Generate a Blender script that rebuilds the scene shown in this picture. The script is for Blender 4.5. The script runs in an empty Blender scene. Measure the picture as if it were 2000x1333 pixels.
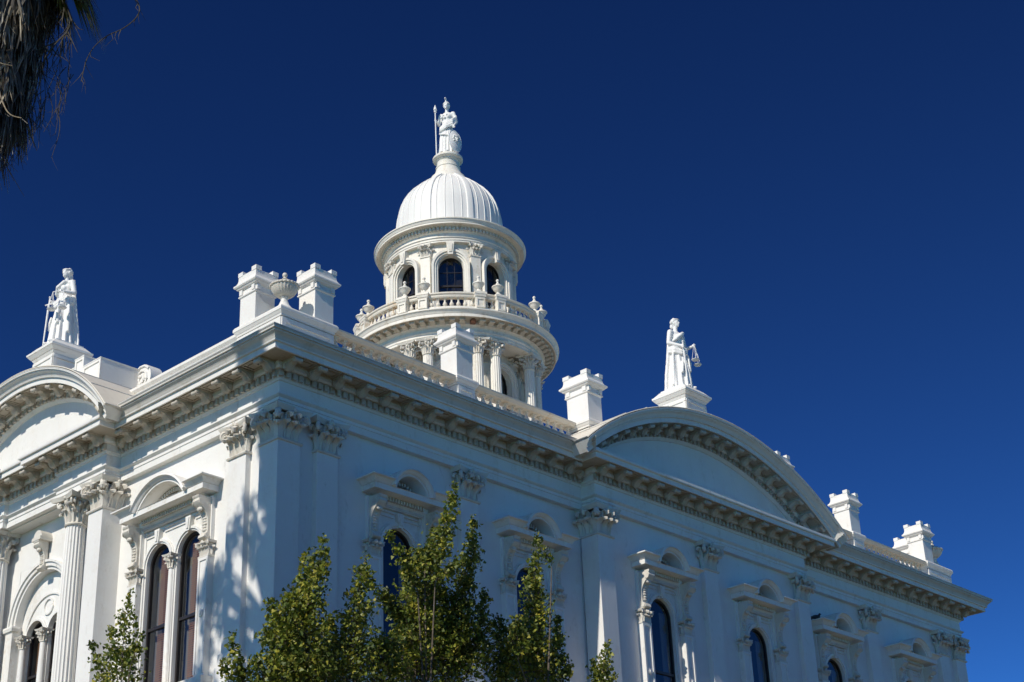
import bpy, bmesh, math, random
from mathutils import Vector, Matrix
random.seed(7)
PI = math.pi
S = bpy.context.scene
COL = S.collection

# ------------------------------------------------------------------ camera
cam = bpy.data.cameras.new('camera')
cam.sensor_width = 36.0
cam.lens = 3142.9 / 2000 * 36.0
cam.clip_end = 3000
camo = bpy.data.objects.new('camera', cam)
COL.objects.link(camo)
yaw, pitch, roll = 0.74016, 0.45520, -0.04260
fw = Vector((math.cos(pitch)*math.cos(yaw), math.cos(pitch)*math.sin(yaw), math.sin(pitch)))
rt0 = Vector((math.sin(yaw), -math.cos(yaw), 0))
up0 = rt0.cross(fw)
rt = rt0*math.cos(roll) + up0*math.sin(roll)
up = -rt0*math.sin(roll) + up0*math.cos(roll)
M = Matrix((rt, up, -fw)).transposed().to_4x4()
M.translation = Vector((-20.4209, -25.6942, 1.6))
camo.matrix_world = M
S.camera = camo

# ------------------------------------------------------------------ light
SUN_EL = math.radians(38)
SUN_DELTA = math.radians(6)          # how far the sun stands in front of the long facade
to_sun = Vector((-math.cos(SUN_EL)*math.cos(SUN_DELTA), -math.cos(SUN_EL)*math.sin(SUN_DELTA), math.sin(SUN_EL)))
world = bpy.data.worlds.new('World'); S.world = world; world.use_nodes = True
nt = world.node_tree; nt.nodes.clear()
sky = nt.nodes.new('ShaderNodeTexSky'); sky.sky_type = 'NISHITA'; sky.sun_disc = False
sky.sun_elevation = SUN_EL
sky.sun_rotation = math.atan2(to_sun.x, to_sun.y)
sky.altitude = 0; sky.air_density = 0.25; sky.dust_density = 0.0; sky.ozone_density = 4.0
# one uniform grade of the whole sky: the deep polarised blue of the photograph
sp_ = nt.nodes.new('ShaderNodeSeparateColor'); cb_ = nt.nodes.new('ShaderNodeCombineColor')
for ch, g_, k_ in (('Red', 1.56, .58), ('Green', 1.63, 1.03), ('Blue', 1.44, 1.17)):
    p_ = nt.nodes.new('ShaderNodeMath'); p_.operation = 'POWER'; p_.inputs[1].default_value = g_
    q_ = nt.nodes.new('ShaderNodeMath'); q_.operation = 'MULTIPLY'; q_.inputs[1].default_value = k_
    m_ = nt.nodes.new('ShaderNodeMath'); m_.operation = 'MINIMUM'; m_.inputs[1].default_value = 6.5      # the grade's shoulder
    nt.links.new(sp_.outputs[ch], m_.inputs[0]); nt.links.new(m_.outputs[0], p_.inputs[0]); nt.links.new(p_.outputs[0], q_.inputs[0]); nt.links.new(q_.outputs[0], cb_.inputs[ch])
bg = nt.nodes.new('ShaderNodeBackground'); bg.inputs['Strength'].default_value = 0.10
wo = nt.nodes.new('ShaderNodeOutputWorld')
nt.links.new(sky.outputs[0], sp_.inputs[0]); nt.links.new(cb_.outputs[0], bg.inputs['Color'])
nt.links.new(bg.outputs[0], wo.inputs['Surface'])
sl = bpy.data.lights.new('sun', 'SUN'); sl.energy = 4.3; sl.angle = math.radians(0.53); sl.color = (1.0, 0.935, 0.825)
so = bpy.data.objects.new('sun', sl); COL.objects.link(so)
so.rotation_euler = to_sun.to_track_quat('Z', 'Y').to_euler(); so.location = (0, 0, 80)
vs = S.view_settings; vs.view_transform = 'Standard'; vs.look = 'None'; vs.exposure = 0.0; vs.gamma = 1.0
vs.use_curve_mapping = False
S.cycles.max_bounces = 6

# ------------------------------------------------------------------ materials
def mat(name):
    m = bpy.data.materials.new(name); m.use_nodes = True
    n = m.node_tree.nodes; return m, n, m.node_tree.links, n['Principled BSDF']

def ramp(n, stops):
    r = n.new('ShaderNodeValToRGB'); e = r.color_ramp.elements
    e[0].position, e[0].color = stops[0][0], (*stops[0][1], 1)
    e[1].position, e[1].color = stops[-1][0], (*stops[-1][1], 1)
    for p, c in stops[1:-1]:
        k = e.new(p); k.color = (*c, 1)
    return r

def paint(name, base, stain, amount, bump=0.25, rough=0.55, streak=1.0, grime=(.30, .27, .22), fine=60.0):
    m, n, l, b = mat(name)
    geo = n.new('ShaderNodeNewGeometry')
    def noise(scale, vec_scale, detail=4.0, rgh=.6):
        mp = n.new('ShaderNodeMapping'); mp.inputs['Scale'].default_value = vec_scale
        l.new(geo.outputs['Position'], mp.inputs['Vector'])
        t = n.new('ShaderNodeTexNoise'); t.inputs['Scale'].default_value = scale
        t.inputs['Detail'].default_value = detail; t.inputs['Roughness'].default_value = rgh
        l.new(mp.outputs[0], t.inputs['Vector']); return t
    a = noise(0.8, (1, 1, 1)); bk = noise(2.2, (1, 1, .18), 5.0, .65); c = noise(9.0, (1, 1, 1), 3.0)
    r1 = ramp(n, [(.30, tuple(x*.93 for x in base)), (.7, base)]); l.new(a.outputs['Fac'], r1.inputs['Fac'])
    r2 = ramp(n, [(.50, (0, 0, 0)), (.70, (1, 1, 1))]); l.new(bk.outputs['Fac'], r2.inputs['Fac'])
    r3 = ramp(n, [(.38, (0, 0, 0)), (.66, (1, 1, 1))]); l.new(c.outputs['Fac'], r3.inputs['Fac'])
    mul = n.new('ShaderNodeMath'); mul.operation = 'MULTIPLY'
    l.new(r2.outputs['Color'], mul.inputs[0]); l.new(r3.outputs['Color'], mul.inputs[1])
    am = n.new('ShaderNodeMath'); am.operation = 'MULTIPLY'; am.inputs[1].default_value = amount
    l.new(mul.outputs[0], am.inputs[0])
    mx = n.new('ShaderNodeMix'); mx.data_type = 'RGBA'
    l.new(am.outputs[0], mx.inputs['Factor']); l.new(r1.outputs['Color'], mx.inputs['A']); mx.inputs['B'].default_value = (*stain, 1)
    # dark grime specks
    d = noise(4.5, (1, 1, .45), 6.0, .75)
    r4 = ramp(n, [(.60, (0, 0, 0)), (.72, (1, 1, 1))]); l.new(d.outputs['Fac'], r4.inputs['Fac'])
    gm = n.new('ShaderNodeMath'); gm.operation = 'MULTIPLY'; gm.inputs[1].default_value = amount*.8*streak
    l.new(r4.outputs['Color'], gm.inputs[0])
    mx2 = n.new('ShaderNodeMix'); mx2.data_type = 'RGBA'
    l.new(gm.outputs[0], mx2.inputs['Factor']); l.new(mx.outputs['Result'], mx2.inputs['A']); mx2.inputs['B'].default_value = (*grime, 1)
    l.new(mx2.outputs['Result'], b.inputs['Base Color'])
    b.inputs['Roughness'].default_value = rough
    f = noise(fine, (1, 1, 1), 4.0)
    f2 = noise(fine*.12, (1, 1, 1), 3.0)
    ad = n.new('ShaderNodeMath'); ad.operation = 'ADD'
    l.new(f.outputs['Fac'], ad.inputs[0]); l.new(f2.outputs['Fac'], ad.inputs[1])
    bp = n.new('ShaderNodeBump'); bp.inputs['Strength'].default_value = bump; bp.inputs['Distance'].default_value = .012
    l.new(ad.outputs[0], bp.inputs['Height']); l.new(bp.outputs[0], b.inputs['Normal'])
    return m

M_WALL = paint('white_stucco', (.80, .785, .75), (.62, .56, .46), .40, .40)
M_TRIM = paint('white_trim_paint', (.80, .785, .745), (.54, .46, .35), .65, .18)
M_ORN = paint('weathered_ornament_paint', (.68, .64, .565), (.38, .32, .235), .9, .3, fine=45.)
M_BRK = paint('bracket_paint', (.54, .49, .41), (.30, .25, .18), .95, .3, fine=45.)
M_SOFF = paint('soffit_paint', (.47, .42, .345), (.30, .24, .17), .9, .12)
M_RAIL = paint('rusty_rail_paint', (.70, .65, .56), (.58, .36, .15), .85, .2, streak=.6)
M_TOW = paint('tower_paint', (.80, .76, .68), (.50, .41, .28), .85, .12)
M_DOME = paint('dome_sheet_paint', (.80, .79, .765), (.66, .62, .55), .3, .06)
M_STAT = paint('statue_paint', (.82, .81, .79), (.66, .62, .56), .35, .1, fine=90.)
M_ROOF = paint('roof_sheet_paint', (.70, .66, .58), (.50, .44, .36), .6, .08)
M_GUT = paint('gutter_paint', (.64, .62, .57), (.42, .38, .31), .8, .12)
M_LEAD = paint('gutter_edge', (.55, .55, .54), (.30, .28, .26), .7, .1)
M_RUST = paint('broken_bracket_core', (.23, .10, .055), (.12, .06, .04), .7, .5)

m, n, l, b = mat('window_sash_paint'); M_SASH = m
b.inputs['Base Color'].default_value = (.022, .018, .017, 1); b.inputs['Roughness'].default_value = .35
m, n, l, b = mat('window_glass'); M_GLASS = m
n.remove(b)
tr = n.new('ShaderNodeBsdfTransparent'); tr.inputs['Color'].default_value = (.86, .88, .88, 1)
gl = n.new('ShaderNodeBsdfGlossy'); gl.inputs['Roughness'].default_value = .015; gl.inputs['Color'].default_value = (.9, .93, .95, 1)
lw = n.new('ShaderNodeLayerWeight'); lw.inputs['Blend'].default_value = .5
pw_ = n.new('ShaderNodeMath'); pw_.operation = 'POWER'; pw_.inputs[1].default_value = 4.0; l.new(lw.outputs['Facing'], pw_.inputs[0])
fr = n.new('ShaderNodeMath'); fr.operation = 'MULTIPLY_ADD'; fr.inputs[1].default_value = .35; fr.use_clamp = True; fr.inputs[2].default_value = .06; l.new(pw_.outputs[0], fr.inputs[0])
geo = n.new('ShaderNodeNewGeometry'); tn = n.new('ShaderNodeTexNoise'); tn.inputs['Scale'].default_value = 1.6
l.new(geo.outputs['Position'], tn.inputs['Vector'])
bp = n.new('ShaderNodeBump'); bp.inputs['Strength'].default_value = .12; bp.inputs['Distance'].default_value = .05
l.new(tn.outputs['Fac'], bp.inputs['Height']); l.new(bp.outputs[0], gl.inputs['Normal'])
ms = n.new('ShaderNodeMixShader'); l.new(fr.outputs[0], ms.inputs[0]); l.new(tr.outputs[0], ms.inputs[1]); l.new(gl.outputs[0], ms.inputs[2])
l.new(ms.outputs[0], n['Material Output'].inputs['Surface'])
m, n, l, b = mat('room_dark'); M_ROOM = m
b.inputs['Base Color'].default_value = (.035, .03, .028, 1); b.inputs['Roughness'].default_value = .9
m, n, l, b = mat('wood_blind'); M_BLIND = m
b.inputs['Base Color'].default_value = (.42, .20, .09, 1); b.inputs['Roughness'].default_value = .6
m, n, l, b = mat('curtain_cloth'); M_CURT = m
b.inputs['Base Color'].default_value = (.30, .27, .24, 1); b.inputs['Roughness'].default_value = .9

def leaf_mat(name, stops, transl=.35, scale=2.5):
    m, n, l, b = mat(name)
    geo = n.new('ShaderNodeNewGeometry')
    r = ramp(n, stops); l.new(geo.outputs['Random Per Island'], r.inputs['Fac'])
    t = n.new('ShaderNodeTexNoise'); t.inputs['Scale'].default_value = scale
    l.new(geo.outputs['Position'], t.inputs['Vector'])
    r2 = ramp(n, [(.35, (.62, .66, .7)), (.65, (1.3, 1.2, 1.0))]); l.new(t.outputs['Fac'], r2.inputs['Fac'])
    mm = n.new('ShaderNodeMix'); mm.data_type = 'RGBA'; mm.blend_type = 'MULTIPLY'; mm.inputs['Factor'].default_value = 1
    l.new(r.outputs['Color'], mm.inputs['A']); l.new(r2.outputs['Color'], mm.inputs['B'])
    l.new(mm.outputs['Result'], b.inputs['Base Color']); b.inputs['Roughness'].default_value = .5
    tl = n.new('ShaderNodeBsdfTranslucent'); l.new(mm.outputs['Result'], tl.inputs['Color'])
    ms = n.new('ShaderNodeMixShader'); ms.inputs[0].default_value = transl
    l.new(b.outputs[0], ms.inputs[1]); l.new(tl.outputs[0], ms.inputs[2]); l.new(ms.outputs[0], n['Material Output'].inputs['Surface'])
    return m
M_GINK = leaf_mat('ginkgo_leaf', [(0, (.06, .095, .013)), (.45, (.14, .195, .026)), (.8, (.29, .32, .045)), (1, (.48, .43, .065))])
M_OAK = leaf_mat('tall_tree_leaf', [(0, (.03, .05, .012)), (1, (.07, .10, .02))])
M_FROND = leaf_mat('green_frond', [(0, (.07, .10, .02)), (.7, (.14, .16, .03)), (1, (.22, .19, .06))], .25)
M_THATCH = leaf_mat('dead_frond', [(0, (.035, .028, .02)), (.4, (.13, .118, .098)), (.8, (.32, .30, .255)), (1, (.60, .56, .48))], .1, 3.)
def simple(name, col, rough=.8, nscale=20., var=.35):
    m, n, l, b = mat(name)
    geo = n.new('ShaderNodeNewGeometry'); t = n.new('ShaderNodeTexNoise'); t.inputs['Scale'].default_value = nscale; t.inputs['Detail'].default_value = 6
    l.new(geo.outputs['Position'], t.inputs['Vector'])
    r = ramp(n, [(.3, tuple(c*(1-var) for c in col)), (.7, tuple(c*(1+var) for c in col))]); l.new(t.outputs['Fac'], r.inputs['Fac'])
    l.new(r.outputs['Color'], b.inputs['Base Color']); b.inputs['Roughness'].default_value = rough
    bp = n.new('ShaderNodeBump'); bp.inputs['Strength'].default_value = .4; bp.inputs['Distance'].default_value = .02
    l.new(t.outputs['Fac'], bp.inputs['Height']); l.new(bp.outputs[0], b.inputs['Normal'])
    return m
M_BARK = simple('bark', (.13, .105, .08))
M_STALK = simple('dry_stalk', (.30, .24, .16))
M_DSTALK = simple('dark_stalk', (.06, .052, .04))
M_CONC = simple('pavement_concrete', (.27, .22, .155), .85, 3., .12)
M_GRASS = simple('lawn', (.075, .07, .03), .9, 30., .4)
M_BIRD = simple('dark_feather', (.03, .03, .035), .6, 40.)

# ------------------------------------------------------------------ mesh builder
class MB:
    def __init__(s): s.v = []; s.f = []
    def add(s, vs, fs):
        o = len(s.v); s.v += [tuple(p) for p in vs]; s.f += [tuple(i+o for i in f) for f in fs]; return s
    def box(s, x0, x1, y0, y1, z0, z1):
        return s.add([(x0,y0,z0),(x1,y0,z0),(x1,y1,z0),(x0,y1,z0),(x0,y0,z1),(x1,y0,z1),(x1,y1,z1),(x0,y1,z1)],
              [(0,3,2,1),(4,5,6,7),(0,1,5,4),(1,2,6,5),(2,3,7,6),(3,0,4,7)])
    def prism(s, poly, x0, x1):                      # poly in (y,z), extruded along x
        k = len(poly)
        return s.add([(x0,y,z) for y,z in poly]+[(x1,y,z) for y,z in poly],
              [tuple(range(k-1,-1,-1)), tuple(range(k,2*k))]+[(i,(i+1)%k,(i+1)%k+k,i+k) for i in range(k)])
    def prismy(s, poly, y0, y1):                     # poly in (x,z), extruded along y
        k = len(poly)
        return s.add([(x,y0,z) for x,z in poly]+[(x,y1,z) for x,z in poly],
              [tuple(range(k-1,-1,-1)), tuple(range(k,2*k))]+[(i,(i+1)%k,(i+1)%k+k,i+k) for i in range(k)])
    def rows(s, rows, cu=False, cv=False, capa=False, capb=False):
        nr, nc = len(rows), len(rows[0])
        o = []
        for i in range(nr if cu else nr-1):
            for j in range(nc if cv else nc-1):
                a, b2 = i, (i+1) % nr; c, d = j, (j+1) % nc
                o.append((a*nc+c, a*nc+d, b2*nc+d, b2*nc+c))
        if capa: o.append(tuple(range(nc-1, -1, -1)))
        if capb: o.append(tuple(range((nr-1)*nc, nr*nc)))
        return s.add([p for r in rows for p in r], o)
    def lathe(s, prof, n=32, a0=0., a1=2*PI, cx=0., cy=0., mod=None, cap=False):
        full = abs(a1-a0-2*PI) < 1e-6
        k = n if full else n+1
        rows = []
        for r, z in prof:
            rows.append([(cx+(mod(a0+(a1-a0)*j/n, r, z) if mod else r)*math.cos(a0+(a1-a0)*j/n),
                          cy+(mod(a0+(a1-a0)*j/n, r, z) if mod else r)*math.sin(a0+(a1-a0)*j/n), z) for j in range(k)])
        return s.rows(rows, cv=full, capa=cap, capb=cap)
    def tube(s, pts, rad, n=6, caps=True):
        pts = [Vector(p) for p in pts]
        if not isinstance(rad, (list, tuple)): rad = [rad]*len(pts)
        rows = []; ref = None
        for i, p in enumerate(pts):
            t = (pts[min(i+1, len(pts)-1)]-pts[max(i-1, 0)]).normalized()
            if ref is None or abs(ref.dot(t)) > .95: ref = Vector((0,0,1)) if abs(t.z) < .9 else Vector((1,0,0))
            x = t.cross(ref).normalized(); y = t.cross(x); ref = -y if False else y.cross(t)*0+ref
            rows.append([tuple(p+(x*math.cos(2*PI*j/n)+y*math.sin(2*PI*j/n))*rad[i]) for j in range(n)])
        return s.rows(rows, cv=True, capa=caps, capb=caps)
    def ball(s, c, r, n=12, m=8):
        if not isinstance(r, (list, tuple)): r = (r, r, r)
        rows = []
        for i in range(m+1):
            t = PI*i/m; rr = max(math.sin(t), .002)
            rows.append([(c[0]+r[0]*rr*math.cos(2*PI*j/n), c[1]+r[1]*rr*math.sin(2*PI*j/n), c[2]-r[2]*math.cos(t)) for j in range(n)])
        return s.rows(rows, cv=True, capa=True, capb=True)
    def merge(s, o, M=None):
        return s.add([(M @ Vector(p)) for p in o.v] if M is not None else o.v, o.f)
    def ring(s, xc, zc, r0, r1, yf, yb, a0=0., a1=PI, n=20):   # arch ring in the xz plane
        rows = []
        for i in range(n+1):
            a = a0+(a1-a0)*i/n; c, q = math.cos(a), math.sin(a)
            rows.append([(xc+r0*c, yf, zc+r0*q), (xc+r1*c, yf, zc+r1*q), (xc+r1*c, yb, zc+r1*q), (xc+r0*c, yb, zc+r0*q)])
        return s.rows(rows, cv=True, capa=True, capb=True)
    def sweep(s, path, prof, closed, trim=(0, 0)):
        n = len(path); off = []
        for i in range(n):
            a = Vector(path[i-1]) if (i > 0 or closed) else None
            b2 = Vector(path[i]); c = Vector(path[(i+1) % n]) if (i < n-1 or closed) else None
            ns = []
            for u, w in ((a, b2), (b2, c)):
                if u is None or w is None: continue
                d = (w-u).normalized(); ns.append(Vector((d.y, -d.x)))
            if len(ns) == 1: off.append(ns[0])
            else: off.append((ns[0]+ns[1])/(1+ns[0].dot(ns[1])))
        rows = [[(p[0]+o.x*d, p[1]+o.y*d, z) for d, z in prof] for p, o in zip(path, off)]
        rows = rows[trim[0]:len(rows)-trim[1]]
        return s.rows(rows, cu=closed, capa=not closed, capb=not closed)
    def panel(s, x0, x1, z0, z1, ops, yf, depth, n=16):       # plate with arched openings that run down to z0
        xs = x0
        for xc, hw, zs in ops:
            s.rows([[(xs, yf, z0), (xc-hw, yf, z0)], [(xs, yf, zs), (xc-hw, yf, zs)], [(xs, yf, z1), (xc-hw, yf, z1)]])
            arc = [(xc-hw*math.cos(PI*i/n), zs+hw*math.sin(PI*i/n)) for i in range(n+1)]
            s.rows([[(x, yf, z) for x, z in arc], [(x, yf, z1) for x, z in arc]])
            edge = [(xc-hw, z0)]+arc+[(xc+hw, z0)]
            s.rows([[(x, yf, z) for x, z in edge], [(x, yf+depth, z) for x, z in edge]])
            xs = xc+hw
        s.rows([[(xs, yf, z0), (x1, yf, z0)], [(xs, yf, z1), (x1, yf, z1)]])
        return s

def make_mesh(name, mb, mtl, smooth=35., recalc=True):
    me = bpy.data.meshes.new(name); me.from_pydata(mb.v, [], mb.f)
    if recalc:
        bm = bmesh.new(); bm.from_mesh(me); bmesh.ops.remove_doubles(bm, verts=bm.verts, dist=1e-5)
        bmesh.ops.recalc_face_normals(bm, faces=bm.faces); bm.to_mesh(me); bm.free()
    if mtl: me.materials.append(mtl)
    if smooth:
        me.polygons.foreach_set('use_smooth', [True]*len(me.polygons))
        me.set_sharp_from_angle(angle=math.radians(smooth))
    me.update(); return me

def link(name, me, parent=None, loc=(0,0,0), rz=0., rot=None, scale=None, kind=None):
    o = bpy.data.objects.new(name, me); COL.objects.link(o)
    o.location = loc; o.rotation_euler = rot if rot else (0, 0, rz)
    if scale: o.scale = scale
    if parent: o.parent = parent
    if kind: o['kind'] = kind
    return o
def obj(name, mb, mtl, parent=None, loc=(0,0,0), rz=0., smooth=35., kind=None, **k):
    return link(name, make_mesh(name, mb, mtl, smooth), parent, loc, rz, kind=kind, **k)
def thing(name, label, cat, loc=(0,0,0), rz=0., group=None):
    o = bpy.data.objects.new(name, None); COL.objects.link(o); o.location = loc; o.rotation_euler = (0,0,rz)
    o['label'] = label; o['category'] = cat; o.empty_display_size = .3
    if group: o['group'] = group
    return o
R90 = PI/2
def rotz(a): return Matrix.Rotation(a, 4, 'Z')
def TR(x, y, z): return Matrix.Translation((x, y, z))

# ------------------------------------------------------------------ ground
g = MB(); g.rows([[(-1500,-1500,0),(1500,-1500,0)],[(-1500,1500,0),(1500,1500,0)]])
obj('ground', g, M_GRASS, smooth=0, kind='structure')
g = MB(); g.box(-7, 36, -4, 25, -.2, .12)
obj('pavement', g, M_CONC, smooth=0, kind='structure')

# ------------------------------------------------------------------ courthouse
L, YB, XP, DP, DQ = 30.0, 18.9, 10.15, .47, .42
YQ = 6.08
HOUSE = thing('courthouse', 'white stucco courthouse with columned cupola, dome and bracketed cornices', 'courthouse', (0,0,0))
PATH = [(0,YB),(0,YB-YQ),(-DQ,YB-YQ),(-DQ,10.72),(-DQ+.12,10.72),(-DQ+.12,8.18),(-DQ,8.18),(-DQ,YQ),(0,YQ),(0,0),(XP,0),(XP,-DP),(L-XP,-DP),(L-XP,0),(L,0),(L,YB)]
# walls -----------------------------------------------------------------------
def wall_R(name, u0, u1, y, hole=None, z1=16.2, z0=0.):
    w = MB()
    if hole:
        a, b2, c, d = hole
        w.box(u0, a, y, y+.4, z0, z1); w.box(b2, u1, y, y+.4, z0, z1); w.box(a, b2, y, y+.4, z0, c); w.box(a, b2, y, y+.4, d, z1)
    else: w.box(u0, u1, y, y+.4, z0, z1)
    return obj(name, w, M_WALL, HOUSE, smooth=0)
def wall_L(name, u0, u1, x, hole=None, z1=16.2, z0=0.):
    w = MB()
    if hole:
        a, b2, c, d = hole
        w.box(x, x+.4, u0, a, z0, z1); w.box(x, x+.4, b2, u1, z0, z1); w.box(x, x+.4, a, b2, z0, c); w.box(x, x+.4, a, b2, d, z1)
    else: w.box(x, x+.4, u0, u1, z0, z1)
    return obj(name, w, M_WALL, HOUSE, smooth=0)
ZS, ZH = 10.55, 14.62          # window sill and head
WC = [3.72, 8.15, 12.80]; WC = WC+[L-x for x in WC[::-1]]
bays = [(.15, 5.9), (5.9, XP+.1), (XP+.1, 15.), (15., L-XP-.1), (L-XP-.1, L-5.9), (L-5.9, L-.15)]
for i, (c, (a, b2)) in enumerate(zip(WC, bays)):
    y = .15-(DP if i in (2, 3) else 0)
    wall_R('facade_wall', a, b2, y, (c-.66, c+.66, ZS, ZH))
w = MB(); w.box(XP+.1, XP+.5, -DP+.56, .16, 0, 16.2); w.box(L-XP-.5, L-XP-.1, -DP+.56, .16, 0, 16.2); obj('pavilion_return_wall', w, M_WALL, HOUSE, smooth=0)
LWC = 3.86
wall_L('facade_wall', .56, YQ+.1, .15, (LWC-1.14, LWC+1.14, ZS, ZH))
wall_L('facade_wall', YB-YQ-.1, YB-.15, .15, (YB-LWC-1.14, YB-LWC+1.14, ZS, ZH))
PX = .2                      # recessed porch wall
wall_L('porch_wall', YQ+.55, YB-YQ-.55, PX, (9.45-1.21, 9.45+1.21, ZS, 15.0))
w = MB(); w.box(L-.55, L-.15, .15, YB-.15, 0, 16.2); w.box(.15, L-.15, YB-.55, YB-.15, 0, 16.2); obj('rear_wall', w, M_WALL, HOUSE, smooth=0)
# pilasters -------------------------------------------------------------------
ZC0, ZC1 = 15.36, 16.10     # capital
def pilaster(x0, x1, y0, y1):
    p = MB(); p.box(x0, x1, y0, y1, 10.9, ZC0)
    e = .05; p.box(x0-e, x1+e, y0-e, y1+e, 10.62, 10.9); p.box(x0-.09, x1+.09, y0-.09, y1+.09, 0, 10.62)
    o = obj('pilaster', p, M_WALL, HOUSE, smooth=0)
    bv = o.modifiers.new('b', 'BEVEL'); bv.width = .012; bv.segments = 2; bv.limit_method = 'ANGLE'
    return o
PW = .62
def pil_R(x0, y=0.): return pilaster(x0, x0+PW, y, y+.17)
def pil_L(u0, x=0.): return pilaster(x, x+.17, u0, u0+PW)
pilaster(0, .64, 0, .64); pilaster(L-.64, L, 0, .64); pilaster(0, .64, YB-.64, YB)
for x in (1.12, 5.63, L-5.63-PW, L-1.12-PW): pil_R(x)
pil_R(15-PW/2, -DP); pilaster(XP, XP+PW, -DP, .1); pilaster(L-XP-PW, L-XP, -DP, .1)
pil_L(1.12); pil_L(YB-1.12-PW)
pilaster(-DQ, .19, YQ, YQ+.6); pilaster(-DQ, .19, YB-YQ-.6, YB-YQ)

# acanthus leaf, volute, abacus ------------------------------------------------
def leaf_mb(W, H, curl=1.0):
    o = MB(); ts = [0, .2, .4, .58, .74, .86, .95, 1.0]
    ys = [0, -.012, -.03, -.065, -.12, -.19, -.235, -.225]
    zs = [0, .24, .48, .69, .87, .95, .88, .74]
    ws = [.36, .47, .40, .53, .44, .50, .34, .12]
    rows = []; back = []
    for t, y, z, w in zip(ts, ys, zs, ws):
        yy = y*curl*H/.45; zz = z*H
        rows.append([(-w*W, yy+.022, zz-.02*H), (-w*W*.45, yy-.004, zz), (0, yy-.028, zz), (w*W*.45, yy-.004, zz), (w*W, yy+.022, zz-.02*H)])
    for r in rows: back.append([(x, y+.03, z-.004) for x, y, z in r])
    o.rows([f+b2[::-1] for f, b2 in zip(rows, back)], cv=True, capa=True, capb=True)
    return o
def volute_mb(R, th=.022):
    pts = []; rad = []
    for i in range(19):
        a = PI*.95-i/18*3.6*PI; r = R*(1-.72*i/18)
        pts.append((r*math.cos(a), 0, r*math.sin(a))); rad.append(th*(1.35-.45*i/18))
    stem = [(-R*2.0, .02, -R*2.6), (-R*1.6, .0, -R*1.1)]
    o = MB(); o.tube(stem+pts, [th*.8, th*1.1]+rad, 6); o.ball((0, 0, 0), (R*.34, th*1.7, R*.34), 8, 5)
    o.tube([(0, -th*.6, 0), (0, th*.6, 0)], R*.9, 14)
    return o
def abacus_faces(mb, w, dep, zb, sides='F', sag=.3):
    pass
def abacus_mb(hw, yf, yb, z0, z1, sag=.10, flare=.05):
    o = MB(); rows = []; n = 10
    for (z, e) in ((z0, 0.), (z0+(z1-z0)*.45, flare*.5), (z0+(z1-z0)*.55, flare*.7), (z1, flare)):
        front = []
        for i in range(n+1):
            t = -1+2*i/n; front.append(((hw+e)*t, yf-e+sag*(1-t*t)**1.0, z))
        rows.append(front+[(hw+e, yb, z), (-hw-e, yb, z)])
    o.rows(rows, cv=True, capa=True, capb=True); return o
CAPH = ZC1-ZC0
ME_LEAF = make_mesh('acanthus_leaf', leaf_mb(.205, .37), M_ORN, 50)
ME_LEAF2 = make_mesh('acanthus_leaf', leaf_mb(.22, .58, .85), M_ORN, 50)
ME_VOL = make_mesh('volute', volute_mb(.10, .030), M_ORN, 60)
def flower_mb():
    o = MB(); o.ball((0, -.03, 0), (.055, .06, .055), 8, 6); o.ball((0, -.01, -.11), (.05, .04, .07), 8, 6)
    for k in range(5):
        a = 2*PI*k/5+.3; o.ball((.075*math.cos(a), 0, .075*math.sin(a)), (.05, .035, .05), 6, 4)
    return o
ME_FLOW = make_mesh('rosette', flower_mb(), M_ORN, 60)
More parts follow.
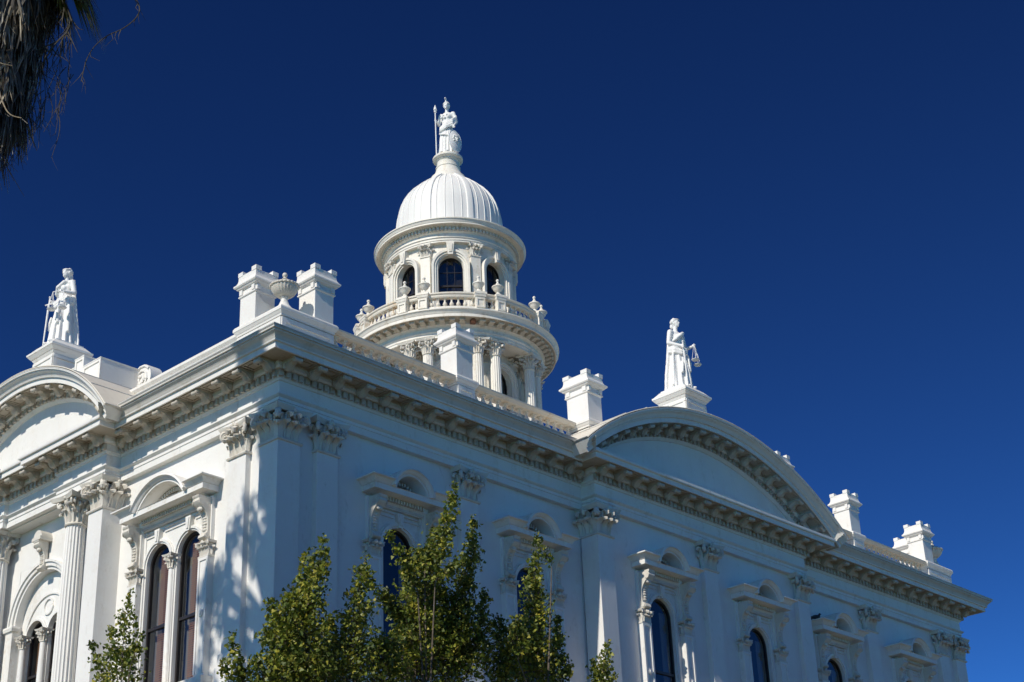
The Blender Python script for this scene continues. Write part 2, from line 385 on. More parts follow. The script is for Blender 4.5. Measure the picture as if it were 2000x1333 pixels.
def capital(loc, rz, w=PW, dep=.17, corner=None, lw=0, rw=0):
    # canonical: front face at y=0, bell from y=0 to dep; corner: 'L'/'R' adds the same carving on that side
    c = MB(); h = CAPH
    c.box(-w/2+.07, w/2-.07, .07, dep, 0, h-.1); c.prism([(dep, -.03), (-.035, -.03), (-.05, 0.0), (-.035, .03), (dep, .03)], -w/2-.04, w/2+.04)
    c.prism([(dep, h-.22), (.04, h-.22), (-.05, h-.12), (dep, h-.12)], -w/2-.02, w/2+.02)
    o = obj('capital', c, M_ORN, HOUSE, loc, rz)
    def face(ox, oy, r):
        mt = lambda x, y: (ox+x*math.cos(r)-y*math.sin(r), oy+x*math.sin(r)+y*math.cos(r))
        for k in (-1, 0, 1):
            x, y = mt(k*w*.335, 0.); link('acanthus_leaf', ME_LEAF, o, (x, y+.03, .03), r, scale=(.84, 1.5, 1.08))
        for k in (-.5, .5):
            x, y = mt(k*w*.36, .01); link('acanthus_leaf', ME_LEAF2, o, (x, y+.03, .05), r, scale=(.84, 1.12, 1.05))
        for k in (-1, 1):
            x, y = mt(k*(w*.5+.035), -.085); link('volute', ME_VOL, o, (x+0, y, h-.21), r+(0 if k > 0 else PI)-k*.6, scale=(1.25, 1.25, 1.25))
            x, y = mt(k*w*.14, -.085); link('volute', ME_VOL, o, (x, y, h-.19), r+(PI if k > 0 else 0), scale=(.62, .62, .62))
        x, y = mt(0, -.14); link('rosette', ME_FLOW, o, (x, y, h-.07), r)
    face(0, 0, 0)
    if corner: 
        s = -1 if corner == 'L' else 1
        face(s*w/2, w/2, s*R90)
        a = MB(); a.merge(abacus_mb(w/2+.14, -.15, w/2, h-.10, h+.02)); a.merge(abacus_mb(w/2+.14, -.15, w/2, h-.10, h+.02), TR(0, w/2, 0) @ rotz(s*R90) @ TR(0, -w/2, 0))
        obj('abacus', a, M_ORN, o)
        # diagonal corner: crouching leaf under the abacus
        link('acanthus_leaf', ME_LEAF2, o, (s*(w/2-.02), 0.02, .03), s*R90/2, scale=(1.0, 1.0, .92))
        link('acanthus_leaf', ME_LEAF, o, (s*(w/2-.01), 0.01, .02), s*R90/2, scale=(.9, 1.0, 1.0))
        link('volute', ME_VOL, o, (s*(w/2+.06), -.06, h-.20), s*R90/2-R90, scale=(1.25, 1.5, 1.15))
    else:
        obj('abacus', abacus_mb(w/2+.14, -.15, dep, h-.10, h+.02), M_ORN, o)
        if dep > .12:
            for s in (-1, 1): link('acanthus_leaf', ME_LEAF, o, (s*w/2, .07, .03), s*R90, scale=(.7, .8, 1)); link('acanthus_leaf', ME_LEAF2, o, (s*(w/2-.02), .06, .08), s*R90, scale=(.6, .8, .95))
    return o
Z0 = ZC0
capital((.32, 0, Z0), 0, .64, .64, 'L'); capital((L-.32, 0, Z0), 0, .64, .64, 'R')
for x in (1.12, 5.63, L-5.63-PW, L-1.12-PW): capital((x+PW/2, 0, Z0), 0)
capital((15, -DP, Z0), 0); capital((XP+PW/2, -DP, Z0), 0, PW, PW-.05, 'L'); capital((L-XP-PW/2, -DP, Z0), 0, PW, PW-.05, 'R')
capital((0, 1.12+PW/2, Z0), -R90)
capital((-DQ, YQ+.3, Z0), -R90, .6, .6, 'R'); capital((-DQ, YB-YQ-.3, Z0), -R90, .6, .6, 'L'); capital((0, YB-1.12-PW/2, Z0), -R90)

# fluted round columns of the porch ---------------------------------------------
def round_capital_mb(r, h, leaf_n=8):
    c = MB(); c.lathe([(r*1.12, -.04*h), (r*1.18, 0), (r*1.08, .05*h), (r*1.02, .06*h), (r*1.05, .4*h), (r*1.2, .7*h), (r*1.5, .9*h), (r*1.2, .92*h)], 20, cap=True)
    k = h/.74
    for i in range(leaf_n):
        a = 2*PI*i/leaf_n
        c.merge(leaf_mb(r*.55, h*.46), rotz(a) @ TR(0, -r*1.02, .04*h)); a += PI/leaf_n
        c.merge(leaf_mb(r*.55, h*.70, .8), rotz(a) @ TR(0, -r*1.02, .05*h))
    for i in range(4):
        a = PI/4+i*R90
        for s in (-1, 1):
            c.merge(volute_mb(.09*k, .028*k), rotz(a) @ TR(s*.03*k, -r*1.72, h*.74) @ rotz(-R90+s*.22))
        c.merge(flower_mb(), rotz(i*R90) @ TR(0, -r*1.35, h*.92) @ Matrix.Scale(k, 4))
    q = r*1.95; rows = []
    for z, e in ((h*.86, 0), (h*.92, .02*k), (h, .05*k)):
        pl = []
        for s in range(4):
            for i in range(8):
                t = -1+2*i/8; y = -(q*.98+e)+r*.42*(1-t*t)
                p = rotz(s*R90) @ Vector(((q*.98+e)*t, y, z)); pl.append(tuple(p))
        rows.append(pl)
    c.rows(rows, cv=True, capa=True, capb=True)
    return c
def fluted_mb(r0, r1, z0, z1, n=20):
    def mod(a, r, z):
        t = (a*n/(2*PI)) % 1.0; return r*(1-.10*max(0, math.sin(PI*t))**.6)
    c = MB(); prof = [(r0*1.0, z0)]
    for i in range(7):
        t = i/6; prof.append((r0+(r1-r0)*t**1.6, z0+(z1-z0)*t))
    c.lathe(prof, n*6, mod=mod, cap=True); return c
for u in (7.66, YB-7.66):
    col = obj('column', fluted_mb(.27, .235, 11.0, ZC0-.02), M_WALL, HOUSE, (-.14, u, 0), smooth=40)
    obj('capital', round_capital_mb(.235, CAPH-.02), M_ORN, col, (0, 0, ZC0), smooth=50)
    bs = MB(); bs.lathe([(.34, 10.75), (.36, 10.8), (.34, 10.86), (.29, 10.9), (.32, 10.95), (.28, 11.0)], 24, cap=True); bs.box(-.38, .38, -.38, .38, 0, 10.74)
    obj('base', bs, M_WALL, col)

# entablature ---------------------------------------------------------------------
LOW = [(-.17,16.10),(0,16.10),(0,16.26),(.02,16.265),(.02,16.34),(.045,16.35),(.085,16.39),(.085,16.41),(0,16.43),(0,16.735),(.03,16.74),(.055,16.785),(.075,16.79),(.075,16.955),(.17,16.96),(.19,17.0),(.20,17.0),(.20,17.12),
       (.66,17.12),(.66,17.09),(.70,17.09),(.70,17.228),(.755,17.232),(.765,17.262),(.74,17.266),(.74,17.335),(-.25,17.35)]
CYM = [(.3,17.2675),(.75,17.2675),(.765,17.285),(.775,17.315),(.795,17.35),(.83,17.385),(.868,17.41),(.875,17.435),(.868,17.44),(.91,17.447),(.915,17.492),(.925,17.492),(.925,17.505),(.3,17.56),(-.15,17.585)]
ent = MB(); ent.sweep(PATH, LOW, True)
CORN = obj('cornice', ent, M_TRIM, HOUSE, smooth=25)
for pth in ([(-DQ,YQ+.13),(-DQ,YQ),(0,YQ),(0,0),(XP,0),(XP,-DP),(XP+.13,-DP)],
            [(L-XP-.13,-DP),(L-XP,-DP),(L-XP,0),(L,0),(L,YB),(0,YB),(0,YB-YQ),(-DQ,YB-YQ),(-DQ,YB-YQ-.13)]):
    cy = MB(); cy.sweep(pth, CYM, False, (1, 1)); obj('gutter_moulding', cy, M_GUT, CORN, smooth=30)
    ed = MB(); ed.sweep(pth, [(.86,17.5065),(.935,17.5065),(.938,17.53),(.86,17.545)], False, (1, 1)); obj('gutter_edge', ed, M_LEAD, CORN, smooth=0)
# main roof
rf = MB(); rf.box(.1, L-.1, .1, YB-.1, 17.36, 17.55); obj('roof', rf, M_ROOF, HOUSE, smooth=0)

# modillions, coffers, dentils
def modillion_mb(w=.20, d=.45):
    o = MB()
    bot = [(0,-.19),(.03,-.215),(.08,-.225),(.125,-.21),(.16,-.17),(.19,-.125),(.24,-.096),(.30,-.085),(.35,-.085)]
    poly = [(-y, z) for y, z in ([(0,-.03)]+bot+[(.385,-.07),(.385,-.03)])]
    o.prism(poly, -w/2, w/2)
    o.box(-w/2-.025, w/2+.025, -d, 0, -.03, 0)                # cap slab
    # front roll
    rr = []; n = 10
    for x, r in ((-w/2-.012, .045), (-w/2-.005, .058), (-w/2+.04, .06), (0, .052), (w/2-.04, .06), (w/2+.005, .058), (w/2+.012, .045)):
        rr.append([(x, -.40+r*math.cos(2*PI*j/n), -.088+r*math.sin(2*PI*j/n)) for j in range(n)])
    o.rows(rr, cv=True, capa=True, capb=True)
    # side scrolls
    for s in (-1, 1):
        for (cy, cz, r) in ((-.085, -.13, .085), (-.085, -.13, .045)):
            x0 = s*(w/2+(.018 if r > .05 else .034)); pts = [(x0, cy+r*math.cos(2*PI*j/10), cz+r*math.sin(2*PI*j/10)) for j in range(10)]
            pt2 = [(s*w/2, y, z) for x, y, z in pts]; o.rows([pt2, pts], cv=True, capb=True)
    # acanthus leaf below
    rows = []
    for i, (y, z) in enumerate([(.01,-.20),(.05,-.255),(.10,-.265),(.15,-.235),(.19,-.175),(.24,-.135),(.30,-.125),(.355,-.15),(.385,-.16)]):
        ww = (.05, .085, .07, .09, .07, .085, .065, .07, .03)[i]
        rows.append([(-ww, -y+.02, z+.035), (-ww*.5, -y, z+.01), (0, -y, z-.008), (ww*.5, -y, z+.01), (ww, -y+.02, z+.035)])
    o.rows(rows)
    return o
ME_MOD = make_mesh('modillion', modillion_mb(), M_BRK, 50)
def coffer_mb(w, d0=.04, d1=.42):
    o = MB(); t = .03
    for (a, b2, c, d) in ((-w, w, -d0-t, -d0), (-w, w, -d1, -d1+t), (-w, -w+t, -d1+t, -d0-t), (w-t, w, -d1+t, -d0-t)): o.box(a, b2, c, d, -.026, 0)
    q = w*.55; o.box(-q, q, -d1+.12, -d0-.12, -.018, 0)
    return o
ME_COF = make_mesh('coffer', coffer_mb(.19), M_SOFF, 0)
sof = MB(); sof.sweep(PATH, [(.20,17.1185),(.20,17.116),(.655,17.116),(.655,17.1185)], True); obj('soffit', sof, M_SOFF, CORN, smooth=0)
def mods(a, b2, frame, cnt, zsof=17.116, cof=True):
    for i in range(cnt):
        u = a+(b2-a)*i/(cnt-1)
        loc, rz = frame(u, .20); link('modillion', ME_MOD, CORN, (*loc, zsof), rz)
        if cof and i < cnt-1:
            loc, rz = frame(u+(b2-a)/(cnt-1)/2, .20); link('coffer', ME_COF, CORN, (*loc, zsof), rz)
fR = lambda y: (lambda u, d: ((u, y-d), 0.))
fL = lambda x: (lambda u, d: ((x-d, u), -R90))
mods(.0+.02, XP-.75, fR(0), 14)
mods(XP+.02, L-XP-.02, fR(-DP), 15)
mods(L-XP+.75, L-.02, fR(0), 14)
mods(.02, YQ-.75, fL(0), 8); mods(YQ+.0, 8.0, fL(-DQ), 4)
mods(8.38, 10.52, fL(-DQ+.12), 4, cof=True); mods(10.9, YB-YQ, fL(-DQ), 4)
mods(YB-YQ+.75, YB-.02, fL(0), 8)
for loc, rz in (((XP-.2, -.23), -R90), ((L-XP+.2, -.23), R90), ((-.2, YQ-.2), 0), ((-.2, YB-YQ+.2), PI)):
    link('modillion', ME_MOD, CORN, (*loc, 17.116), rz)
def dent_row(a, b2, frame, z0=16.80, z1=16.945, dd=.08, sp=.186, w=.105, d0=.07):
    o = MB(); n = max(2, round((b2-a)/sp))
    for i in range(n):
        u = a+(b2-a)*(i+.5)/n; (x, y), rz = frame(u, d0)
        o.merge(MB().box(-w/2, w/2, -dd, 0, z0, z1), TR(x, y, 0) @ rotz(rz))
    return o
dn = MB()
dn.merge(dent_row(-.14, XP-.09, fR(0))); dn.merge(dent_row(XP-.14, L-XP+.14, fR(-DP))); dn.merge(dent_row(L-XP+.09, L+.14, fR(0)))
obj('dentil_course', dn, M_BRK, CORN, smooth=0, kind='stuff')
dn = MB()
dn.merge(dent_row(-.05, YQ-.09, fL(0))); dn.merge(dent_row(YQ-.14, 8.2, fL(-DQ))); dn.merge(dent_row(8.2, 10.7, fL(-DQ+.12))); dn.merge(dent_row(10.7, YB-YQ+.14, fL(-DQ))); dn.merge(dent_row(YB-YQ+.09, YB, fL(0)))
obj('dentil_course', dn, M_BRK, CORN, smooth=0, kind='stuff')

# segmental pediments ---------------------------------------------------------------
def pediment(loc, rz, zc, Rt, nmod):
    zs = 17.38; a0 = math.asin((zs-zc)/Rt); a1 = PI-a0
    K = Rt-9.37                                          # shift of all radii
    prof = [(9.06+K, .20), (9.06+K, .66), (9.035+K, .66), (9.035+K, .70), (9.165+K, .70), (9.168+K, .755), (9.19+K, .765), (9.194+K, .74), (9.20+K, .75), (9.215+K, .765), (9.235+K, .775), (9.26+K, .795), (9.285+K, .83), (9.305+K, .868), (9.325+K, .875), (9.33+K, .868), (9.335+K, .91), (9.365+K, .915), (9.37+K, .925), (9.385+K, .925), (9.40+K, .30), (9.40+K, -.1), (9.06+K, -.1)]
    N = 64; o = MB(); rows = []
    for i in range(N+1):
        a = a0+(a1-a0)*i/N; c, s = math.cos(a), math.sin(a)
        rows.append([(r*c, -d, zc+r*s) for r, d in prof])
    o.rows(rows, cv=True, capa=True, capb=True)
    P = obj('pediment', o, M_TRIM, HOUSE, loc, rz, smooth=25)
    # bed mouldings
    o = MB(); rows = []
    bed = [(9.065+K, .20), (8.96+K, .20), (8.955+K, .17), (8.93+K, .165), (8.93+K, .075), (8.80+K, .075), (8.78+K, .055), (8.75+K, .03), (8.73+K, .0), (8.73+K, -.09), (9.065+K, -.09)]
    b0 = math.asin((17.3-zc)/(8.9+K))
    for i in range(N+1):
        a = b0+(PI-2*b0)*i/N; c, s = math.cos(a), math.sin(a); rows.append([(r*c, -d, zc+r*s) for r, d in bed])
    o.rows(rows, cv=True, capa=True, capb=True); obj('bed_moulding', o, M_TRIM, P, smooth=25)
    # soffit skin
    o = MB(); rows = []
    for i in range(N+1):
        a = a0+(a1-a0)*i/N; c, s = math.cos(a), math.sin(a); rows.append([(r*c, -d, zc+r*s) for r, d in ((9.058+K, .2), (9.054+K, .2), (9.054+K, .655), (9.058+K, .655))])
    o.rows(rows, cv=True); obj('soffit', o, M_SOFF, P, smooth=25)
    # tympanum
    o = MB(); t0 = math.asin((17.3-zc)/(8.76+K)); arc = [((8.76+K)*math.cos(t0+(PI-2*t0)*i/40), zc+(8.76+K)*math.sin(t0+(PI-2*t0)*i/40)) for i in range(41)]
    o.prismy(arc, .04, .25); obj('tympanum', o, M_WALL, P, smooth=0)
    # modillions and dentils along the arc
    m0 = math.asin((17.62-zc)/(9.0+K))
    for i in range(nmod):
        a = m0+(PI-2*m0)*i/(nmod-1)
        link('modillion', ME_MOD, P, ((9.054+K)*math.cos(a), -.2, zc+(9.054+K)*math.sin(a)), rot=(0, R90-a, 0))
        if i < nmod-1:
            a += (PI-2*m0)/(nmod-1)/2
            link('coffer', ME_COF, P, ((9.054+K)*math.cos(a), -.2, zc+(9.054+K)*math.sin(a)), rot=(0, R90-a, 0))
    o = MB(); d0 = math.asin((17.42-zc)/(8.86+K)); nd = round((PI-2*d0)*(8.86+K)/.186)
    for i in range(nd):
        a = d0+(PI-2*d0)*(i+.5)/nd
        o.merge(MB().box(-.052, .052, -.15, -.07, -.065, .065), TR((8.865+K)*math.cos(a), 0, zc+(8.865+K)*math.sin(a)) @ Matrix.Rotation(R90-a, 4, 'Y'))
    obj('dentil_course', o, M_BRK, P, smooth=0, kind='stuff')
    # sheet metal barrel roof behind, with raised seams
    o = MB(); rows = []
    for i in range(N+1):
        a = a0+(a1-a0)*i/N; c, s = math.cos(a), math.sin(a); rows.append([((9.41+K)*c, -.92, zc+(9.41+K)*s), ((9.43+K)*c, -.91, zc+(9.43+K)*s), ((9.43+K)*c, 3.2, zc+(9.43+K)*s), ((9.3+K)*c, 3.2, zc+(9.3+K)*s), ((9.3+K)*c, -.05, zc+(9.3+K)*s)])
    o.rows(rows, cv=True, capa=True, capb=True)
    obj('barrel_roof', o, M_ROOF, P, smooth=25)
    o = MB(); nn = int((a1-a0)*Rt/1.0)
    for i in range(nn+1):
        a = a0+(a1-a0)*i/nn
        o.merge(MB().box(-.012, .012, -.90, 3.2, 0, .018), TR((9.43+K)*math.cos(a), 0, zc+(9.43+K)*math.sin(a)) @ Matrix.Rotation(R90-a, 4, 'Y'))
    obj('roof_seam', o, M_LEAD, P, smooth=0)
    return P
PED_R = pediment((15, -DP, 0), 0, 10.23, 9.37, 19)
PED_L = pediment((-DQ, 9.45, 0), -R90, 13.90, 5.71, 13)

# pedestals under the statues, with stepped blocking course ---------------------------
def cap_block(o, x0, x1, y0, y1, zs):                   # stack of (overhang, z)
    for (e0, za, e1, zb) in zs:
        o.rows([[(x0-e0,y0-e0,za),(x1+e0,y0-e0,za),(x1+e0,y1+e0,za),(x0-e0,y1+e0,za)],[(x0-e1,y0-e1,zb),(x1+e1,y0-e1,zb),(x1+e1,y1+e1,zb),(x0-e1,y1+e1,zb)]], cv=True, capa=True, capb=True)
def statue_pedestal(loc, rz):
    o = MB(); h = .48
    o.box(-h, h, 0, 2*h, 19.3, 20.52)
    cap_block(o, -h, h, 0, 2*h, [(.0,20.50,.02,20.53),(.02,20.53,.05,20.58),(.06,20.585,.14,20.68),(.15,20.685,.155,20.75),(.155,20.75,.12,20.77),(.12,20.77,-.02,20.93)])
    # framed panel on each visible face
    for M4 in (Matrix.Identity(4), TR(0, h, 0) @ rotz(-R90) @ TR(0, -h, 0), TR(0, h, 0) @ rotz(R90) @ TR(0, -h, 0)):
        f = MB(); f.box(-h, h, -.03, 0, 20.38, 20.47); f.box(-h, -h+.1, -.03, 0, 19.32, 20.38); f.box(h-.1, h, -.03, 0, 19.32, 20.38); o.merge(f, M4)
    P = obj('statue_pedestal', o, M_TRIM, HOUSE, loc, rz, smooth=0)
    bv = P.modifiers.new('b', 'BEVEL'); bv.width = .01; bv.limit_method = 'ANGLE'
    return P
statue_pedestal((15, -DP-.03, 0), 0); statue_pedestal((-DQ-.03, 9.45, 0), -R90)
def step_block(o, x0, x1, y0, y1, z1, z0=17.4):
    o.box(x0, x1, y0, y1, z0, z1)
    t = .07; o.box(x0, x1, y0-.03, y0, z1-t, z1)         # raised frame
    for a, b2 in ((x0, x0+t), (x1-t, x1)): o.box(a, b2, y0-.03, y0, z0, z1-t)
    o.box(x0-.015, x1+.015, y0-.04, y1, z1, z1+.025)
def scroll(o, x, y0, y1, z, s, R=.34):
    prof = []
    n = 26
    for i in range(n):
        a = PI*.5+s*(-1)*(i/n)*2.6*PI*0+ (i/n)*2*PI
        prof.append((x+R*math.cos(a), z+R*math.sin(a)))
    o.prismy(prof, y0, y1)
    pts = [(x+s*(R*(.95-.7*i/24))*math.cos(.6+i/24*4.2*PI), y0-.012, z+(R*(.95-.7*i/24))*math.sin(.6+i/24*4.2*PI)) for i in range(25)]
    o.tube(pts, .035, 5)
    for k in range(6):
        a = 2*PI*k/6; o.ball((x+.11*math.cos(a), y0-.02, z+.11*math.sin(a)), (.06, .03, .06), 6, 4)
def steps(loc, rz, w0, zs, vol):
    for s in (-1, 1):
        xprev = w0
        for (wd, zt, back) in zs:
            o = MB(); x0, x1 = sorted((s*xprev, s*(xprev+wd))); step_block(o, x0, x1, .45, .45+back, zt)
            obj('blocking_course', o, M_TRIM, HOUSE, loc, rz, smooth=0); xprev += wd
        o = MB(); scroll(o, s*(xprev+.10), 1.62, 2.0, zs[-1][1]-.30, s, .42)
        tail = [(xprev, 17.9), (xprev, zs[-1][1]-.3), (xprev+.3, zs[-1][1]-.45), (xprev+.6, zs[-1][1]-.9), (xprev+.95, zs[-1][1]-1.15), (xprev+1.0, 17.9)]
        o.prismy([(s*x, z) for x, z in tail], 1.66, 1.98)
        obj('scroll_volute', o, M_TRIM, HOUSE, loc, rz, smooth=40)
steps((-DQ, 9.45, 0), -R90, .48, [(.36, 20.05, .8), (.42, 20.27, .8), (.81, 19.93, 1.5)], True)
steps((15, -DP, 0), 0, .48, [(.5, 19.7, .8), (.75, 19.6, .8)], True)

# parapets, balustrades, chimneys -------------------------------------------------------
ZP0, ZP1 = 17.5, 18.63
def coping(o, x0, x1, y0, y1, zt=ZP1):
    cap_block(o, x0, x1, y0, y1, [(.0, zt-.27, .0, zt-.24), (.02, zt-.24, .03, zt-.19), (.04, zt-.185, .08, zt-.12), (.09, zt-.115, .09, zt-.05), (.09, zt-.05, .06, zt)])
def panel_frame(o, x0, x1, y, z0, z1, t=.1):
    o.box(x0, x1, y-.03, y, z1-t, z1); o.box(x0, x1, y-.03, y, z0, z0+t); o.box(x0, x0+t, y-.03, y, z0+t, z1-t); o.box(x1-t, x1, y-.03, y, z0+t, z1-t)
def pedestal_block(x0, x1, y0, y1, fr=True, name='parapet_pedestal'):
    o = MB(); o.box(x0, x1, y0, y1, ZP0, ZP1-.25); coping(o, x0, x1, y0, y1)
    if fr:
        panel_frame(o, x0, x1, y0, ZP0, ZP1-.27)
        f = MB(); panel_frame(f, -(y1-y0)/2, (y1-y0)/2, 0, ZP0, ZP1-.27); o.merge(f, TR(x0, (y0+y1)/2, 0) @ rotz(-R90))
    return obj(name, o, M_TRIM, HOUSE, smooth=0)
def L_pedestal(fx):
    # corner pedestal: L shaped, two overlapping legs butted
    def X(a, b2): return (a, b2) if not fx else (L-b2, L-a)
    o = MB(); a, b2 = X(.03, 1.57); o.box(a, b2, .03, .62, ZP0, ZP1-.25); a2, b3 = X(.03, .62); o.box(a2, b3, .62, 1.62, ZP0, ZP1-.25)
    pl = [(.03, 1.62), (.03, .03), (1.57, .03), (1.57, .62), (.62, .62), (.62, 1.62)]
    if fx: pl = [(L-x, y) for x, y in pl[::-1]]
    o.sweep(pl, [(-.05, ZP1-.27), (0, ZP1-.27), (.0, ZP1-.24), (.02, ZP1-.24), (.03, ZP1-.19), (.04, ZP1-.185), (.08, ZP1-.12), (.09, ZP1-.115), (.09, ZP1-.05), (.06, ZP1), (-.294, ZP1)], True)
    a, b2 = X(.03, 1.57); panel_frame(o, a, b2, .03, ZP0, ZP1-.275, .12)
    f = MB(); panel_frame(f, -.795, .795, 0, ZP0, ZP1-.275, .12)
    o.merge(f, TR(.03, .825, 0) @ rotz(-R90) if not fx else TR(L-.03, .825, 0) @ rotz(R90))
    obj('parapet_pedestal', o, M_TRIM, HOUSE, smooth=0)
L_pedestal(False); L_pedestal(True)
for x in (5.65, L-5.65-.6): pedestal_block(x, x+.6, .03, .6)
for x in (XP+.05, L-XP-.65): pedestal_block(x, x+.62, -.38, .25, False)
def chimney(x, y, w=.575, dp=1.):
    o = MB(); h = w/2
    o.box(-h, h, -h, h, ZP0, 19.78)
    P = obj('chimney', o, M_WALL, HOUSE, (x, y, 0), smooth=0)
    bv = P.modifiers.new('b', 'BEVEL'); bv.width = .012; bv.segments = 2
    o = MB(); cap_block(o, -h, h, -h, h, [(.0,19.40,.03,19.42),(.03,19.42,.035,19.45),(.02,19.452,.015,19.47)])
    obj('neck_moulding', o, M_WALL, P, smooth=0)
    o = MB(); cap_block(o, -h, h, -h, h, [(.02,19.60,.05,19.625),(.06,19.627,.09,19.67),(.105,19.672,.125,19.70),(.125,19.70,.12,19.735)])
    # concave flare up to the crenels
    rows = []
    for t in range(7):
        q = t/6; e = .04+.075*(1-q)**4; z = 19.735+.25*q; k = h+e
        rows.append([(-k,-k,z),(k,-k,z),(k,k,z),(-k,k,z)])
    o.rows(rows, cv=True, capb=True)
    obj('cap', o, M_WALL, P, smooth=30)
    for sx in (-1, 1):
        for sy in (-1, 1):
            o = MB(); o.box(-.085, .085, -.085, .085, 0, .11); obj('merlon', o, M_WALL, P, (sx*(h-.035), sy*(h-.035), 19.975), smooth=0)
    # small brackets in the recess under the cap
    for r in range(4):
        for s in (-1, 1):
            o = MB(); o.box(-.05, .05, -.045, 0, 19.47, 19.60)
            p = rotz(r*R90) @ Vector((s*(h-.06), -h, 0)); obj('bracket', o, M_WALL, P, p, r*R90, smooth=0)
    P.scale = (1, dp, 1)
    return P
for x, y in ((1.30, .335), (.335, 1.325), (5.95, .335), (XP+.37, .005)):
    q = 1.3 if x > 9 else 1.; chimney(x, y, dp=q); chimney(L-x, y, dp=q)
chimney(.335, YB-1.325); chimney(1.3, YB-.335)
# balusters
def baluster_mb(h=.5, r=.075):
    o = MB(); o.lathe([(r*.55, .06*h), (r*.5, .1*h), (r*.85, .2*h), (r*1.0, .32*h), (r*.9, .42*h), (r*.45, .62*h), (r*.38, .75*h), (r*.6, .8*h), (r*.42, .84*h), (r*.55, .92*h)], 10, cap=True)
    o.box(-r*.85, r*.85, -r*.85, r*.85, 0, .06*h); o.box(-r*.85, r*.85, -r*.85, r*.85, .92*h, h)
    return o
bl_ = MB(); hb, rb = .645, .085
bl_.lathe([(rb*.6, .05*hb), (rb*.55, .1*hb), (rb*.42, .2*hb), (rb*.5, .32*hb), (rb*.85, .46*hb), (rb*1.0, .58*hb), (rb*.92, .66*hb), (rb*.5, .78*hb), (rb*.4, .84*hb), (rb*.62, .88*hb), (rb*.45, .91*hb), (rb*.6, .94*hb)], 12, cap=True)
bl_.box(-rb*.75, rb*.75, -rb*.75, rb*.75, 0, .05*hb); bl_.box(-rb*.75, rb*.75, -rb*.75, rb*.75, .94*hb, hb)
ME_BAL = make_mesh('baluster', bl_, M_RAIL, 40)
def balustrade(x0, x1, n):
    o = MB(); o.box(x0, x1, .06, .42, ZP0, 17.83)
    o.prism([(.06, 18.475), (.40, 18.475), (.42, 18.49), (.42, 18.50), (.45, 18.54), (.46, 18.58), (.42, 18.61), (.04, 18.61), (-.02, 18.58), (-.01, 18.54), (.04, 18.50), (.04, 18.49)], x0, x1)
    P = obj('balustrade', o, M_RAIL, HOUSE, smooth=0)
    for i in range(n): link('baluster', ME_BAL, P, (x0+(x1-x0)*(i+.5)/n, .22, 17.83))
for a, b2, k in ((1.66, 5.56, 14), (6.34, XP, 14)):
    balustrade(a, b2, k); balustrade(L-b2, L-a, k)
# solid parapet along the left wing
for a, b2 in ((1.71, YQ+.9), (YB-YQ-.9, YB-1.71)):
    o = MB(); o.box(.15, .5, a, b2, ZP0, ZP1-.3); o.box(.11, .54, a, b2, ZP0, 17.8)
    o.merge(MB().prism([(.02, -.3), (.02, -.27), (.04, -.22), (.10, -.15), (.10, -.09), (.06, -.05), (-.35, -.05), (-.35, -.3)], a, b2), Matrix(((0,-1,0,.15),(1,0,0,0),(0,0,1,ZP1),(0,0,0,1))))
    obj('parapet_wall', o, M_TRIM, HOUSE, smooth=0)

# urns ------------------------------------------------------------------------------------
def urn(x, y, label):
    T = thing('urn', label, 'urn', (x, y, ZP1), group='urns on the corner pedestals')
    o = MB(); o.box(-.27, .27, -.27, .27, 0, .05); o.lathe([(.27, .05), (.26, .09), (.19, .15), (.12, .25), (.085, .35), (.075, .40), (.105, .42), (.09, .45)], 28, cap=True); obj('foot', o, M_TRIM, T, smooth=40)
    def mod(a, r, z): return r*(1+.06*abs(math.sin(a*12)))
    o = MB(); o.lathe([(.085, .44), (.16, .475), (.235, .54), (.285, .62), (.305, .70)], 96, mod=mod, cap=True)
    obj('bowl', o, M_ORN, T, smooth=60)
    def mod2(a, r, z): return r*(1+(.05*abs(math.sin(a*12)) if r > .2 else 0))
    o = MB(); o.lathe([(.29, .698), (.335, .71), (.34, .735), (.33, .75), (.26, .765), (.235, .80), (.17, .845), (.10, .875), (.06, .89), (.055, .91), (.075, .925), (.065, .94), (.032, .955), (.032, .985), (.055, 1.01), (.06, 1.04), (.045, 1.08), (.012, 1.10)], 96, mod=mod2, cap=True)
    obj('lid', o, M_ORN, T, smooth=40); return T
urn(.36, .36, 'fluted white urn on the near corner pedestal between two chimneys')
urn(L-.36, .36, 'fluted urn at the far right end of the roof beside the last chimney')

# windows ------------------------------------------------------------------------------------
def console_mb(h, w, dt, db):
    # S-scroll console: dt projection at the top, db at the foot; origin at foot, wall plane y=0
    o = MB(); pf = [(0, 0), (db*.6, 0), (db, h*.05), (db*.9, h*.12), (db*.55, h*.17), (db*.5, h*.3), (db*.55, h*.5), (db*.8, h*.62), (dt*.62, h*.72), (dt*.86, h*.78), (dt*.98, h*.86), (dt*.92, h*.93), (dt*.98, h*.95), (dt, h), (0, h)]
    o.prism([(-y, z) for y, z in pf], -w/2, w/2)
    n = 10
    for cy, cz, r in ((dt*.78, h*.84, h*.075), (db*.62, h*.085, h*.055)):
        for s in (-1, 1):
            a = [(s*(w/2+.02), -cy+r*math.cos(2*PI*j/n), cz+r*math.sin(2*PI*j/n)) for j in range(n)]
            o.rows([[(s*w/2, y, z) for x, y, z in a], a], cv=True, capb=True)
    # drop of leaves / beads on the face
    for k in range(6):
        z = h*(.24+.07*k); o.ball((0, -db*.56-.008*k*0-(.03 if k > 4 else 0), z), (w*(.26 if k % 2 else .36), .035, h*.038), 8, 5)
    o.ball((0, -dt*.66, h*.70), (w*.4, .05, .06), 8, 5)
    return o
